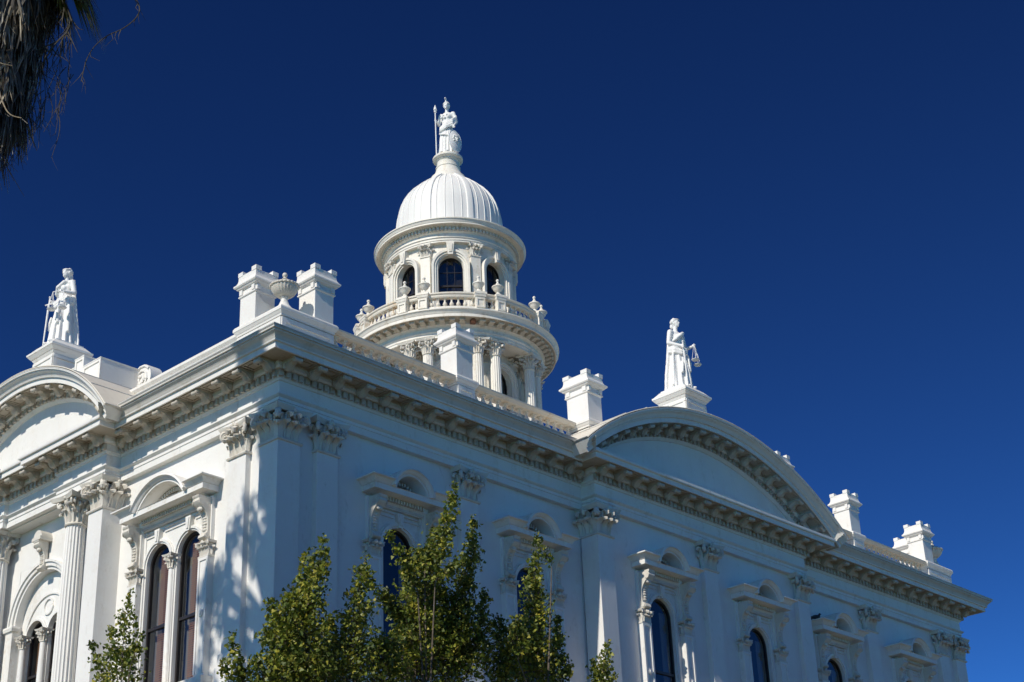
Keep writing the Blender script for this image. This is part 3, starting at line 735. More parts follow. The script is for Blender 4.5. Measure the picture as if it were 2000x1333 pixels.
def small_cap_mb(w, h, d):
    o = MB(); o.box(-w/2, w/2, -d, 0, 0, h*.86); o.box(-w/2-.025, w/2+.025, -d-.025, 0, -.03, .02)
    for k in (-1, 0, 1): o.merge(leaf_mb(w*.36, h*.55), TR(k*w*.33, -d, .02))
    for k in (-.5, .5): o.merge(leaf_mb(w*.36, h*.8), TR(k*w*.36, -d, .03))
    for k in (-1, 1): o.merge(volute_mb(.045, .016), TR(k*(w/2+.02), -d-.05, h*.78) @ rotz((0 if k > 0 else PI)-k*.6)); o.merge(leaf_mb(d*.6, h*.6), TR(k*w/2, -d/2, .02) @ rotz(k*R90))
    o.merge(flower_mb(), TR(0, -d-.07, h*.86) @ Matrix.Scale(.6, 4))
    o.merge(abacus_mb(w/2+.06, -d-.07, 0, h*.84, h, .05, .02)); return o
def glazing(P, xc, hw, zs, z0, yb, meet, cols=1, rowz=()):
    # dark sash with bars and separate panes
    o = MB(); t = .055; n = 18
    o.ring(xc, zs, hw-t, hw+.03, yb-.03, yb+.05, 0, PI, n)
    for s in (-1, 1):
        a, b2 = sorted((xc+s*(hw-t), xc+s*(hw+.03))); o.box(a, b2, yb-.03, yb+.05, z0, zs)
    o.box(xc-hw+t, xc+hw-t, yb-.035, yb+.05, meet-.035, meet+.035); o.box(xc-hw+t, xc+hw-t, yb-.03, yb+.05, z0, z0+.08)
    xs = [xc-hw+t+(2*hw-2*t)*i/cols for i in range(cols+1)]
    for x in xs[1:-1]:
        ztop = zs+math.sqrt(max((hw-t)**2-(x-xc)**2, 0)); o.box(x-.012, x+.012, yb-.015, yb+.03, z0+.08, meet-.035); o.box(x-.012, x+.012, yb-.015, yb+.03, meet+.035, ztop)
    for z in rowz: 
        hh = hw-t if z <= zs else math.sqrt(max((hw-t)**2-(z-zs)**2, .001))
        for i in range(cols):
            a, b2 = max(xs[i]+.012, xc-hh), min(xs[i+1]-.012, xc+hh)
            if b2 > a: o.box(a, b2, yb-.013, yb+.028, z-.012, z+.012)
    obj('sash', o, M_SASH, P, smooth=0)
    zz = sorted([z0+.08, meet]+list(rowz)); zz.append(None)
    for i in range(cols):
        for a, b2 in zip(zz[:-1], zz[1:]):
            N = 10; up_ = []
            for k in range(N+1):
                x = xs[i]+(xs[i+1]-xs[i])*k/N
                zt = zs+math.sqrt(max((hw-t)**2-(x-xc)**2, 0)); up_.append((x, min(zt, b2) if b2 else zt))
            if max(z for x, z in up_) <= a+.01: continue
            up_ = [(x, max(z, a+.001)) for x, z in up_]
            g = MB(); g.prismy([(xs[i], a), (xs[i+1], a)]+up_[::-1], yb+.005, yb+.013); obj('pane', g, M_GLASS, P, smooth=0)
def hood(P, W, proj, arc_hw, arc_rise, zc, yb=0.):
    # broken cornice with a small arched crown; wall plane y=yb; zc corona bottom
    o = MB(); z = zc
    prof = [(0, z-.16), (.06, z-.16), (.10, z-.12), (.12, z-.02), (proj-.20, z), (proj-.20, z-.012), (proj-.16, z-.012), (proj-.16, z+.12), (proj-.14, z+.125), (proj-.13, z+.17), (proj-.07, z+.23), (proj-.02, z+.24), (proj, z+.245), (proj, z+.275), (0, z+.33)]
    lo = [p for p in prof if p[1] <= z+.125]+[(0, z+.126)]
    path = [(-W/2+proj, .0), (-W/2+proj, 0.)]
    w2 = W/2-proj
    pth = [(-w2, yb), (-w2, yb-.0001), (w2, yb-.0001), (w2, yb)]
    o.sweep([(-w2, yb+.02), (-w2, yb), (w2, yb), (w2, yb+.02)], lo, False)
    hi = [(0, z+.1235), (proj-.155, z+.1235)]+[p for p in prof if p[1] > z+.125]
    g = arc_hw*.97
    o.sweep([(-w2, yb+.02), (-w2, yb), (-g, yb)], hi, False); o.sweep([(g, yb), (w2, yb), (w2, yb+.02)], hi, False)
    H = obj('hood', o, M_TRIM, P, smooth=25)
    # arched crown
    R_ = (arc_hw**2+arc_rise**2)/(2*arc_rise); cz = z+.13+arc_rise-R_; a0 = math.asin((z+.13-cz)/R_)
    o = MB(); rows = []; N = 28; pr = [(0, 0), (0, proj-.04), (-.03, proj-.03), (-.045, proj-.02), (-.06, proj-.07), (-.10, proj-.10), (-.115, proj-.12), (-.115, proj-.15), (-.17, proj-.15), (-.18, proj-.18), (-.18, 0)]
    for i in range(N+1):
        a = a0+(PI-2*a0)*i/N; c, s = math.cos(a), math.sin(a); rows.append([((R_+r)*c, yb-d, cz+(R_+r)*s) for r, d in pr])
    o.rows(rows, cv=True, capa=True, capb=True); obj('arched_crown', o, M_TRIM, P, smooth=25)
    # lunette beads
    o = MB(); r2 = R_-.26; b0 = math.asin(min(.99, (z+.15-cz)/r2)); nb = max(5, int((PI-2*b0)*r2/.085))
    for i in range(nb):
        a = b0+(PI-2*b0)*(i+.5)/nb
        o.merge(MB().box(-.026, .026, -.12, 0, -.045, .045), TR(r2*math.cos(a), yb, cz+r2*math.sin(a)) @ Matrix.Rotation(R90-a, 4, 'Y'))
    o.ring(0, cz, R_-.42, R_-.36, yb-.10, yb, a0+.15, PI-a0-.15, 20)
    obj('lunette_dentils', o, M_ORN, P, smooth=0, kind='stuff')
    o = MB(); nb = int((2*w2-.1)/.085)
    for i in range(nb):
        x = -w2+.05+(2*w2-.1)*(i+.5)/nb; o.box(x-.024, x+.024, yb-.19, yb-.05, z-.115, z-.015)
    o.box(-w2, w2, yb-.06, yb, z-.22, z-.1605)
    obj('hood_dentils', o, M_ORN, P, smooth=0, kind='stuff')
CONS = {}
def shared(key, fn, mtl, sm=45):
    if key not in CONS: CONS[key] = make_mesh(key[0], fn(), mtl, sm)
    return CONS[key]
def window(loc, rz, twin):
    PX_ = 1.36 if twin else .885; pw = .36; pd = .15
    hw = .455 if twin else .49; ops = [(-.60, hw, 13.67), (.60, hw, 13.67)] if twin else [(0, hw, 13.66)]
    half = PX_-pw/2+.06
    o = MB(); o.panel(-half, half, ZS, ZH+.02, ops, .03, .20)
    P = obj('window', o, M_TRIM, HOUSE, loc, rz, smooth=25)
    for xc, h_, zs in ops:
        a = MB(); 
        for r0, r1, d in (((h_, h_+.045, .035), (h_+.045, h_+.10, .07), (h_+.10, h_+.13, .03)) if twin else ((h_, h_+.05, .035), (h_+.05, h_+.11, .07), (h_+.11, h_+.15, .03))):
            a.ring(xc, zs, r0+.001, r1, .03-d, .03, 0, PI, 22)
            for s in (-1, 1):
                q = sorted((xc+s*(r0+.001), xc+s*r1)); a.box(q[0], q[1], .03-d, .03, ZS, zs)
        obj('archivolt', a, M_TRIM, P, smooth=30)
        k = MB(); zt = zs+h_; k.prismy([(xc-.055, zt-.01), (xc+.055, zt-.01), (xc+.10, zt+.34), (xc-.10, zt+.34)], -.09, .03); k.prismy([(xc-.03, zt+.04), (xc+.03, zt+.04), (xc+.06, zt+.29), (xc-.06, zt+.29)], -.115, -.0901)
        obj('keystone', k, M_TRIM, P, smooth=0)
        glazing(P, xc, h_, zs, ZS, .13, 12.16)
    # spandrel panels
    a = MB(); zt = ZH-.12
    for x0, x1 in ([(-half+.08, -.75), (-.42, .42), (.75, half-.08)] if twin else [(-half+.07, -.14), (.14, half-.07)]):
        a.box(x0, x1, -.01, .03, zt-.03, zt); 
        if x1-x0 > .25: a.box(x0, x1, .0, .03, zt-.13, zt-.10)
    a.box(-half, half, -.06, .03, ZH-.07, ZH+.0); obj('spandrel_moulding', a, M_TRIM, P, smooth=0)
    for s in (-1, 1):
        p = MB(); x = s*PX_; p.box(x-pw/2, x+pw/2, -pd, .04, ZS, 13.29)
        for q in (-1, 1): p.box(x+q*(pw/2-.035)-.03, x+q*(pw/2-.035)+.03, -pd-.025, -pd, ZS+.1, 13.2)
        p.box(x-pw/2, x+pw/2, -pd-.025, -pd, 13.2, 13.26)
        p.tube([(x, -pd-.0, 12.0), (x, -pd-.03, 12.0)], .085, 12); p.tube([(x, -pd-.03, 12.0), (x, -pd-.045, 12.0)], .05, 10)
        p.box(x-pw/2+.03, x+pw/2-.03, -pd+.05, .04, 13.62, ZH+.08)
        obj('jamb_pilaster', p, M_TRIM, P, smooth=30)
        link('jamb_capital', shared(('jamb_capital', pw), lambda: small_cap_mb(pw-.02, .34, pd), M_ORN, 50), P, (x, 0, 13.29))
        link('console', shared(('console', pw), lambda: console_mb(1.0, .23, .40, .2), M_ORN), P, (x, -.06, 13.66))
    if twin:
        c = MB(); c.lathe([(.12, ZS), (.12, ZS+.1), (.085, ZS+.15), (.088, 12.), (.075, 13.36)], 16, cap=True); obj('colonnette', c, M_TRIM, P, (0, -.03, 0))
        link('colonnette_capital', shared(('colonnette_capital', 1), lambda: round_capital_mb(.085, .32, 6), M_ORN, 50), P, (0, -.03, 13.38))
        # blinds behind the glass, room beyond
        for xc, h_, zs in ops:
            bl = MB(); x0, x1 = xc-.17, xc+h_-.015
            for i in range(64):
                z = ZS+.05+i*.052; bl.add([(x0, .20, z), (x1, .20, z), (x1, .225, z+.044), (x0, .225, z+.044), (x0, .204, z-.003), (x1, .204, z-.003), (x1, .229, z+.041), (x0, .229, z+.041)], [(0,1,2,3),(7,6,5,4)])
            obj('blind', bl, M_BLIND, P, smooth=0, kind='stuff')
            cu = MB(); rows = [[(xc-h_+.3*(k/14), .34+.02*math.sin(k*1.7), z) for k in range(15)] for z in (ZS, zs+.3)]; cu.rows(rows); obj('curtain', cu, M_CURT, P, smooth=60)
    else:
        cu = MB(); rows = [[(.30+.30*(k/14), .34+.02*math.sin(k*1.7), z) for k in range(15)] for z in (ZS, 13.9)]; cu.rows(rows); obj('curtain', cu, M_CURT, P, smooth=60)
    rm = MB(); rm.box(-half, half, .9, 1.0, ZS-.2, ZH+.2); rm.box(-half-.05, -half, .24, .9, ZS-.2, ZH+.2); rm.box(half, half+.05, .24, .9, ZS-.2, ZH+.2); obj('room_lining', rm, M_ROOM, P, smooth=0)
    hood(P, 3.55 if twin else 2.62, .60, 1.05 if twin else .66, .60 if twin else .55, 14.79, -.02)
    sl_ = MB(); sl_.box(-PX_-.3, PX_+.3, -.3, .1, ZS-.2, ZS); obj('sill', sl_, M_TRIM, P, smooth=0)
    return P
for i, c in enumerate(WC): window((c, .15-(DP if i in (2, 3) else 0), 0), 0, False)
window((.15, LWC, 0), -R90, True); window((.15, YB-LWC, 0), -R90, True)
# tall arched porch window
def porch_window(loc, rz):
    o = MB(); hw = .40; ops = [(-.50, hw, 13.18), (.50, hw, 13.18)]
    R1 = 1.16
    # arched plate set back, then deep outer archivolt
    o.panel(-1.2, 1.2, ZS, 14.95, ops, .19, .16)
    P = obj('window', o, M_TRIM, HOUSE, loc, rz, smooth=25)
    a = MB()
    sp = MB()
    arc = [(-1.2*math.cos(PI*i/24), 13.55+1.2*math.sin(PI*i/24)) for i in range(25)]
    sp.rows([[(x, 0.002, z) for x, z in arc], [(x, 0.002, 15.0) for x, z in arc]])
    sp.rows([[(x, 0.002, z) for x, z in arc], [(x, .2, z) for x, z in arc]])
    for r0, r1, d in ((1.2, 1.28, .02), (1.28, 1.38, .07), (1.38, 1.44, .11)): a.ring(0, 13.55, r0, r1, -d, .02, 0, PI, 32)
    for r0, r1, d in ((.95, 1.0, .04), (1.0, 1.06, .02)): a.ring(0, 13.2, r0, r1, .19-d, .20, .1, PI-.1, 28)
    a.ring(0, 13.86, .17, .23, .15, .2, 0, 2*PI, 24)
    for xc, h_, zs in ops:
        for r0, r1, d in ((h_, h_+.05, .05), (h_+.05, h_+.1, .03)): a.ring(xc, zs, r0, r1, .19-d, .19, 0, PI, 20)
        glazing(P, xc, h_, zs, ZS, .31, 12.2)
        bl = MB()
        for i in range(48):
            z = ZS+.05+i*.052; bl.add([(xc-.2, .38, z), (xc+h_-.02, .38, z), (xc+h_-.02, .405, z+.044), (xc-.2, .405, z+.044)], [(0,1,2,3)])
        obj('blind', bl, M_BLIND, P, smooth=0, kind='stuff')
    obj('archivolt', a, M_TRIM, P, smooth=30)
    for s in (-1, 1):
        p = MB(); x0, x1 = sorted((s*1.2, s*1.52)); p.box(x0, x1, -.08, .05, ZS, 13.4); cap_block(p, x0, x1, -.08, .03, [(.0,13.38,.03,13.42),(.05,13.425,.07,13.5),(.07,13.5,.06,13.549)])
        obj('impost_pilaster', p, M_TRIM, P, smooth=0)
    k = MB(); k.merge(console_mb(.75, .22, .30, .16), TR(0, -.05, 14.72)); k.box(-.2, .2, -.36, 0, 15.47, 15.56); k.ring(0, 15.56, .0, .19, -.32, 0, 0, PI, 14)
    obj('keystone', k, M_ORN, P, smooth=40)
    for x in (-.95, 0, .95):
        c = MB(); c.lathe([(.11, ZS), (.09, ZS+.15), (.095, 12.), (.08, 12.93)], 16, cap=True); obj('colonnette', c, M_TRIM, P, (x, .12, 0))
        link('colonnette_capital', shared(('colonnette_capital', 1), lambda: round_capital_mb(.085, .32, 6), M_ORN, 50), P, (x, .12, 12.93))
    obj('arch_plate', sp, M_WALL, P, smooth=25)
    rm = MB(); rm.box(-1.2, 1.2, 1.1, 1.2, ZS-.2, 15.1); obj('room_lining', rm, M_ROOM, P, smooth=0)
porch_window((PX, 9.45, 0), -R90)
w = MB(); w.box(-.16, PX+.02, YQ+.6, YB-YQ-.6, 16.07, 16.099); obj('porch_soffit', w, M_TRIM, HOUSE, smooth=0)
# ------------------------------------------------------------------ cupola tower
TX, TY = 15.0, 9.45
def ringmb(prof, n=128): return MB().lathe(prof, n, cx=TX, cy=TY)
def at(r, az, z): return (TX+r*math.cos(az), TY+r*math.sin(az), z)
BAY = [math.radians(45*k) for k in range(8)]
VIS = [math.radians(a) for a in (135, 180, 225, 270, 315)]
PAIR = [math.radians(22.5+45*k) for k in range(8)]
PH = math.radians(6.25)
obj('tower_base', ringmb([(3.5, 17.4), (3.5, 20.9), (3.6, 20.95), (3.6, 21.1), (3.4, 21.15), (3.4, 21.35), (2.0, 21.36)]), M_TOW, HOUSE, smooth=30)
def arched_drum(name, R_, z0, z1, hw, zs, zb, seg=10):
    # cylinder wall with arched openings at every bay, real reveals
    o = MB(); rows = []
    for bk in range(8):
        a = BAY[bk]; half = math.radians(22.5); wa = hw/R_
        def P(t, z, r=R_): return (TX+r*math.cos(a+t), TY+r*math.sin(a+t), z)
        for s in (-1, 1):
            ts = [s*(wa+(half-wa)*i/4) for i in range(5)]
            o.rows([[P(t, z) for t in ts] for z in (z0, zb, zs, z1)])
        ts = [-wa+2*wa*i/16 for i in range(17)]
        arc = [(t, zs+hw*math.sqrt(max(0, 1-(t/wa)**2))) for t in ts]
        o.rows([[P(t, z) for t, z in arc], [P(t, z1) for t, z in arc]])
        o.rows([[P(t, z0) for t in ts], [P(t, zb) for t in ts]])
        edge = [(-wa, zb)]+arc+[(wa, zb)]
        o.rows([[P(t, z) for t, z in edge], [P(t, z, R_-.18) for t, z in edge]])
    return obj(name, o, M_TOW, HOUSE, smooth=30)
LD = arched_drum('tower_lower_drum', 2.25, 21.3, 24.8, .46, 23.78, 21.7)
UD = arched_drum('tower_upper_drum', 2.13, 25.5, 28.76, .44, 27.84, 26.30)
obj('tower_core', ringmb([(1.6, 21.3), (1.6, 29.2)], 32), M_ROOM, HOUSE, smooth=30)
def tower_window(az, R_, hw, zs, z0, meet, rowz, kind):
    o = MB()
    for r0, r1, d in ((hw, hw+.06, .05), (hw+.06, hw+.13, .10), (hw+.13, hw+.21, .14)):
        o.ring(0, zs, r0, r1, -d+.02, .12, 0, PI, 22)
        for s in (-1, 1):
            q = sorted((s*r0, s*r1)); o.box(q[0], q[1], -d+.02, .12, z0-.3, zs)
    P = obj('tower_window', o, M_TOW, HOUSE, at(R_, az, 0), az+R90, smooth=30)
    k = MB(); zt = zs+hw; k.prismy([(-.085, zt-.04), (.085, zt-.04), (.14, zt+.44), (-.14, zt+.44)], -.20, .05); k.prismy([(-.045, zt+.05), (.045, zt+.05), (.085, zt+.37), (-.085, zt+.37)], -.225, -.2001)
    if kind == 'u': obj('keystone', k, M_TOW, P, smooth=0)
    glazing(P, 0, hw, zs, z0, .20, meet, 3, rowz)
for a in VIS:
    tower_window(a, 2.13, .44, 27.84, 26.30, 27.2, (27.72, 26.75), 'u'); tower_window(a, 2.25, .46, 23.78, 21.7, 22.8, (23.3,), 'l')
# upper pilasters with capitals
for a in PAIR:
    if not (math.radians(110) < a < math.radians(340)): continue
    o = MB(); o.box(-.17, .17, -.10, .12, 25.9, 28.28); o.box(-.20, .20, -.13, .12, 25.5, 26.1)
    P = obj('tower_pilaster', o, M_TOW, HOUSE, at(2.15, a, 0), a+R90, smooth=0)
    link('capital', shared(('tower_pilaster_capital', 1), lambda: small_cap_mb(.34, .46, .12), M_ORN, 50), P, (0, .02, 28.28))
# upper entablature
obj('tower_upper_cornice', ringmb([(2.10,28.74),(2.29,28.74),(2.29,28.80),(2.31,28.805),(2.31,28.87),(2.345,28.90),(2.345,28.915),(2.27,28.93),(2.27,29.09),(2.30,29.10),(2.33,29.125),(2.35,29.13),(2.35,29.275),(2.44,29.28),(2.46,29.30),(2.47,29.315),(2.585,29.315),(2.585,29.295),(2.615,29.295),(2.615,29.355),(2.63,29.36),(2.64,29.39),(2.67,29.44),(2.69,29.45),(2.69,29.49),(2.2,29.60),(1.9,29.62)]), M_TOW, HOUSE, smooth=22)
o = MB()
for i in range(112):
    a = 2*PI*i/112; o.merge(MB().box(-.04, .04, -.075, 0, 29.145, 29.268), Matrix.Translation(at(2.345, a, 0)) @ rotz(a+R90))
obj('tower_dentil_course', o, M_ORN, HOUSE, smooth=0, kind='stuff')
# dome
dprof = [(1.90,29.6),(1.90,30.30),(1.885,30.62),(1.85,30.90),(1.78,31.16),(1.67,31.42),(1.52,31.67),(1.34,31.90),(1.14,32.09),(.93,32.26),(.76,32.39),(.66,32.48)]
D = obj('dome', ringmb(dprof, 96), M_DOME, HOUSE, smooth=50)
def rib_mb(w, h, lo=0):
    o = MB(); rows = []
    for i, (r, z) in enumerate(dprof):
        r0, z0 = dprof[max(i-1, 0)]; r1, z1 = dprof[min(i+1, len(dprof)-1)]
        t = Vector((r1-r0, z1-z0)).normalized(); nx, nz = t.y, -t.x
        k = w*(.35+.65*r/1.9)
        rows.append([(-k, -(r-.02), z), (-k*.8, -(r+h*.8*nx), z+h*.8*nz), (0, -(r+h*nx), z+h*nz), (k*.8, -(r+h*.8*nx), z+h*.8*nz), (k, -(r-.02), z)])
    o.rows(rows); return o
ME_RIB = make_mesh('dome_rib', rib_mb(.12, .055), M_DOME, 60); ME_SEAM = make_mesh('dome_seam', rib_mb(.013, .02), M_DOME, 60)
for a in PAIR: link('dome_rib', ME_RIB, D, (TX, TY, 0), a+R90)
for i in range(40):
    if i % 5: link('dome_seam', ME_SEAM, D, (TX, TY, 0), PAIR[0]+2*PI*i/40+R90)
obj('lantern_pedestal', ringmb([(.74,32.38),(.70,32.50),(.66,32.56),(.64,32.62),(.56,32.70),(.50,32.80),(.46,32.90),(.43,33.02),(.45,33.04),(.45,33.08),(.41,33.10),(.40,33.27),(.41,33.30),(.45,33.33),(.45,33.36),(.52,33.39),(.55,33.42),(.555,33.48),(.53,33.51),(.46,33.53),(.45,33.57),(.05,33.58)], 48), M_TOW, HOUSE, smooth=35)
# balcony entablature
obj('tower_lower_cornice', ringmb([(2.2,24.80),(2.72,24.80),(2.72,24.74),(3.06,24.74),(3.06,24.82),(3.08,24.825),(3.08,24.90),(3.12,24.94),(3.12,24.955),(3.05,24.97),(3.05,25.10),(3.09,25.115),(3.14,25.15),(3.17,25.155),(3.17,25.285),(3.52,25.285),(3.52,25.262),(3.56,25.262),(3.56,25.37),(3.575,25.375),(3.59,25.41),(3.64,25.475),(3.665,25.485),(3.665,25.52),(3.0,25.56),(2.0,25.57)], 160), M_TOW, HOUSE, smooth=22)
LC = obj('tower_soffit', ringmb([(3.172,25.284),(3.172,25.281),(3.518,25.281),(3.518,25.284)], 160), M_SOFF, HOUSE, smooth=22)
def tmod_mb():
    o = MB(); w = .085
    o.prism([(0, -.13), (-.06, -.145), (-.11, -.12), (-.15, -.09), (-.22, -.08), (-.25, -.085), (-.27, -.06), (-.27, 0), (0, 0)], -w, w)
    o.box(-w-.02, w+.02, -.29, 0, -.022, 0)
    for r in (-1, 1): o.tube([(r*w, -.07, -.075), (r*(w+.015), -.07, -.075)], .05, 8)
    o.tube([(-w-.005, -.255, -.075), (w+.005, -.255, -.075)], .034, 8)
    return o
ME_TMOD = make_mesh('modillion', tmod_mb(), M_BRK, 45)
for i in range(64):
    a = 2*PI*i/64
    if not (math.radians(110) < a < math.radians(340)): continue
    if i == 42:
        o = MB(); o.ball((0, -.12, -.06), (.10, .13, .075), 8, 6); o.ball((.07, -.1, -.08), (.05, .08, .07), 7, 5); o.box(-.08, .08, -.05, 0, -.12, 0)
        obj('broken_modillion', o, M_RUST, LC, at(3.17, a+.012, 25.281), a+R90, smooth=60); continue
    link('modillion', ME_TMOD, LC, at(3.17, a, 25.281), a+R90)
# peristyle columns
ME_TSH = make_mesh('shaft', fluted_mb(.19, .165, 21.75, 24.26, 16), M_TOW, 40)
ME_TCAP = make_mesh('capital', round_capital_mb(.16, .50, 8), M_ORN, 50)
b_ = MB(); b_.box(-.27, .27, -.27, .27, 21.36, 21.52); b_.lathe([(.26, 21.52), (.27, 21.57), (.25, 21.62), (.21, 21.66), (.23, 21.71), (.20, 21.75)], 20, cap=True)
ME_TBASE = make_mesh('base', b_, M_TOW, 35)
for a in PAIR:
    for s in (-1, 1):
        az = a+s*PH
        P = link('tower_column', ME_TSH, HOUSE, at(2.88, az, 0), az+R90)
        link('capital', ME_TCAP, P, (0, 0, 24.25)); link('base', ME_TBASE, P)
# wall pilasters inside the peristyle
for a in PAIR:
    if not (math.radians(110) < a < math.radians(340)): continue
    for s in (-1, 1):
        o = MB(); o.box(-.15, .15, -.08, .1, 21.4, 24.28); P = obj('tower_pilaster', o, M_TOW, HOUSE, at(2.27, a+s*PH*1.1, 0), a+s*PH*1.1+R90, smooth=0)
        link('capital', shared(('tower_pilaster_capital', 2), lambda: small_cap_mb(.30, .46, .10), M_ORN, 50), P, (0, .02, 24.28))
# balcony balustrade
TB = obj('tower_balustrade', ringmb([(3.10,25.54),(3.36,25.54),(3.36,25.66),(3.30,25.70),(3.30,25.76),(3.12,25.76),(3.10,25.6)], 160), M_TOW, HOUSE, smooth=25)
obj('hand_rail', ringmb([(3.10,26.09),(3.29,26.09),(3.31,26.13),(3.31,26.18),(3.35,26.21),(3.35,26.26),(3.30,26.285),(3.10,26.285),(3.06,26.24),(3.08,26.15)], 160), M_RAIL, TB, smooth=25)
ME_TBAL = make_mesh('baluster', baluster_mb(.34, .075), M_RAIL, 40)
ped = MB(); ped.box(-.15, .15, -.17, .17, 25.54, 26.10); cap_block(ped, -.15, .15, -.17, .17, [(.0,26.05,.02,26.10),(.03,26.102,.05,26.19),(.06,26.192,.055,26.27),(.055,26.27,.0,26.31)])
panel_frame(ped, -.15, .15, -.17, 25.7, 26.05, .05)
ME_TPED = make_mesh('balcony_pedestal', ped, M_TOW, 0)
ME_FIN = make_mesh('finial', MB().lathe([(.15,0),(.15,.03),(.12,.06),(.06,.12),(.05,.15),(.09,.18),(.15,.25),(.175,.32),(.20,.335),(.20,.365),(.13,.385),(.085,.44),(.055,.47),(.06,.49),(.035,.52),(.03,.55),(.055,.585),(.055,.61),(.03,.645),(.005,.655)], 24, cap=True), M_TOW, 40)
for a in PAIR:
    for s in (-1, 1):
        az = a+s*PH; P = link('balcony_pedestal', ME_TPED, TB, at(3.22, az, 0), az+R90)
        if math.radians(100) < az < math.radians(350): link('finial', ME_FIN, TB, at(3.20, az, 26.31))
    for t in (-.28, .28): link('baluster', ME_TBAL, TB, at(3.2, a+t*PH, 25.755), a+R90)
for a in BAY:
    for i in range(7):
        az = a+(i-3)*math.radians(3.95); link('baluster', ME_TBAL, TB, at(3.2, az, 25.755), az+R90)

# ------------------------------------------------------------------ statues
def fuse(mb, vox):
    me = bpy.data.meshes.new('tmp'); me.from_pydata(mb.v, [], mb.f)
    bm = bmesh.new(); bm.from_mesh(me); bmesh.ops.recalc_face_normals(bm, faces=bm.faces); bm.to_mesh(me); bm.free()
    o = bpy.data.objects.new('tmp', me); COL.objects.link(o)
    md = o.modifiers.new('r', 'REMESH'); md.mode = 'VOXEL'; md.voxel_size = vox
    sm = o.modifiers.new('s', 'SMOOTH'); sm.factor = .5; sm.iterations = 1
    dg = bpy.context.evaluated_depsgraph_get(); ev = o.evaluated_get(dg)
    r = bpy.data.meshes.new_from_object(ev); bpy.data.objects.remove(o); bpy.data.meshes.remove(me)
    r.materials.clear(); r.materials.append(M_STAT); r.polygons.foreach_set('use_smooth', [True]*len(r.polygons)); return r
def capsule(mb, p, q, r0, r1, n=10):
    p, q = Vector(p), Vector(q); d = (q-p).normalized()
    mb.tube([p-d*r0*.8, p-d*r0*.5, p, q, q+d*r1*.5, q+d*r1*.8], [r0*.5, r0*.85, r0, r1, r1*.85, r1*.5], n)
def robe(mb, z0, z1, prof, folds, amp, ph=0.):
    rows = []; N = 96
    for k, (z, rx, ry, cx, cy) in enumerate(prof):
        t = max(0., 1-(z-z0)/(z1-z0))
        rows.append([(cx+(rx+amp*t*(math.sin(folds*a+ph+1.3*math.sin(2*a))+.5*math.sin(2.3*folds*a)))*math.cos(a), cy+(ry+amp*t*math.sin(folds*a+ph+1.3*math.sin(2*a)))*math.sin(a), z) for a in (2*PI*j/N for j in range(N))])
    mb.rows(rows, cv=True, capa=True, capb=True)
def head(mb, c, s=1., hair=True, turn=0.):
    R_ = Matrix.Translation(c) @ rotz(turn) @ Matrix.Scale(s, 4)
    h = MB(); h.ball((0, 0, .0), (.105, .125, .15), 16, 12); h.ball((0, -.03, -.07), (.08, .095, .09), 12, 8)
    h.prism([(-.115, .03), (-.165, -.035), (-.12, -.045), (-.08, 0)], -.02, .02)
    h.ball((0, -.118, -.075), (.035, .02, .014), 8, 5); h.ball((0, -.11, -.125), (.03, .025, .025), 8, 5)
    for q in (-1, 1): h.ball((q*.042, -.113, .012), (.022, .014, .011), 8, 5); h.ball((q*.045, -.112, .04), (.035, .018, .012), 8, 5); h.ball((q*.108, .01, -.02), (.015, .03, .04), 6, 5)
    if hair:
        rnd = random.Random(3)
        h.ball((0, .03, .04), (.125, .13, .13), 14, 10)
        for k in range(60):
            a = rnd.uniform(-.25, PI+.25); e = rnd.uniform(-.3, 1.25); h.ball((.122*math.cos(a)*math.cos(e), .03+.13*math.sin(a)*math.cos(e), .03+.135*math.sin(e)), rnd.uniform(.026, .038), 6, 4)
        for k in range(9):
            a = PI+.25+(PI-.5)*k/8; h.ball((.118*math.cos(a), .0+.118*math.sin(a), .095), (.03, .03, .026), 6, 4)
        h.ball((0, .15, -.08), (.07, .06, .09), 10, 7)
    mb.merge(h, R_)
def hand(mb, c, d, grip):
    c = Vector(c); mb.ball(c, (.05, .05, .06), 10, 7)
    for k in range(4):
        a = c+Vector(grip)*(.03*(k-1.5)); capsule(mb, a, a+Vector(d)*.07, .017, .014, 6)
    capsule(mb, c, c+Vector(d)*.05+Vector(grip)*.07, .018, .014, 6)
def torso(mb):
    robe(mb, 0., 1.5, [(0,.36,.33,0,.02),(.05,.37,.34,0,.02),(.4,.335,.30,0,.01),(.8,.30,.26,0,0),(1.1,.265,.225,0,0),(1.3,.235,.195,0,0),(1.45,.20,.165,0,0),(1.6,.215,.17,0,0),(1.78,.25,.17,0,0),(1.9,.25,.14,0,.01),(1.98,.14,.10,0,.02)], 11, .034)
    for q in (-1, 1): mb.ball((q*.10, -.125, 1.74), (.095, .085, .095), 12, 8); mb.ball((q*.255, .01, 1.90), (.095, .10, .09), 12, 8)
    capsule(mb, (0, .02, 1.95), (0, -.0, 2.14), .075, .065)
    for q in (-1, 1): mb.ball((q*.13, -.36, .05), (.06, .13, .05), 10, 6)
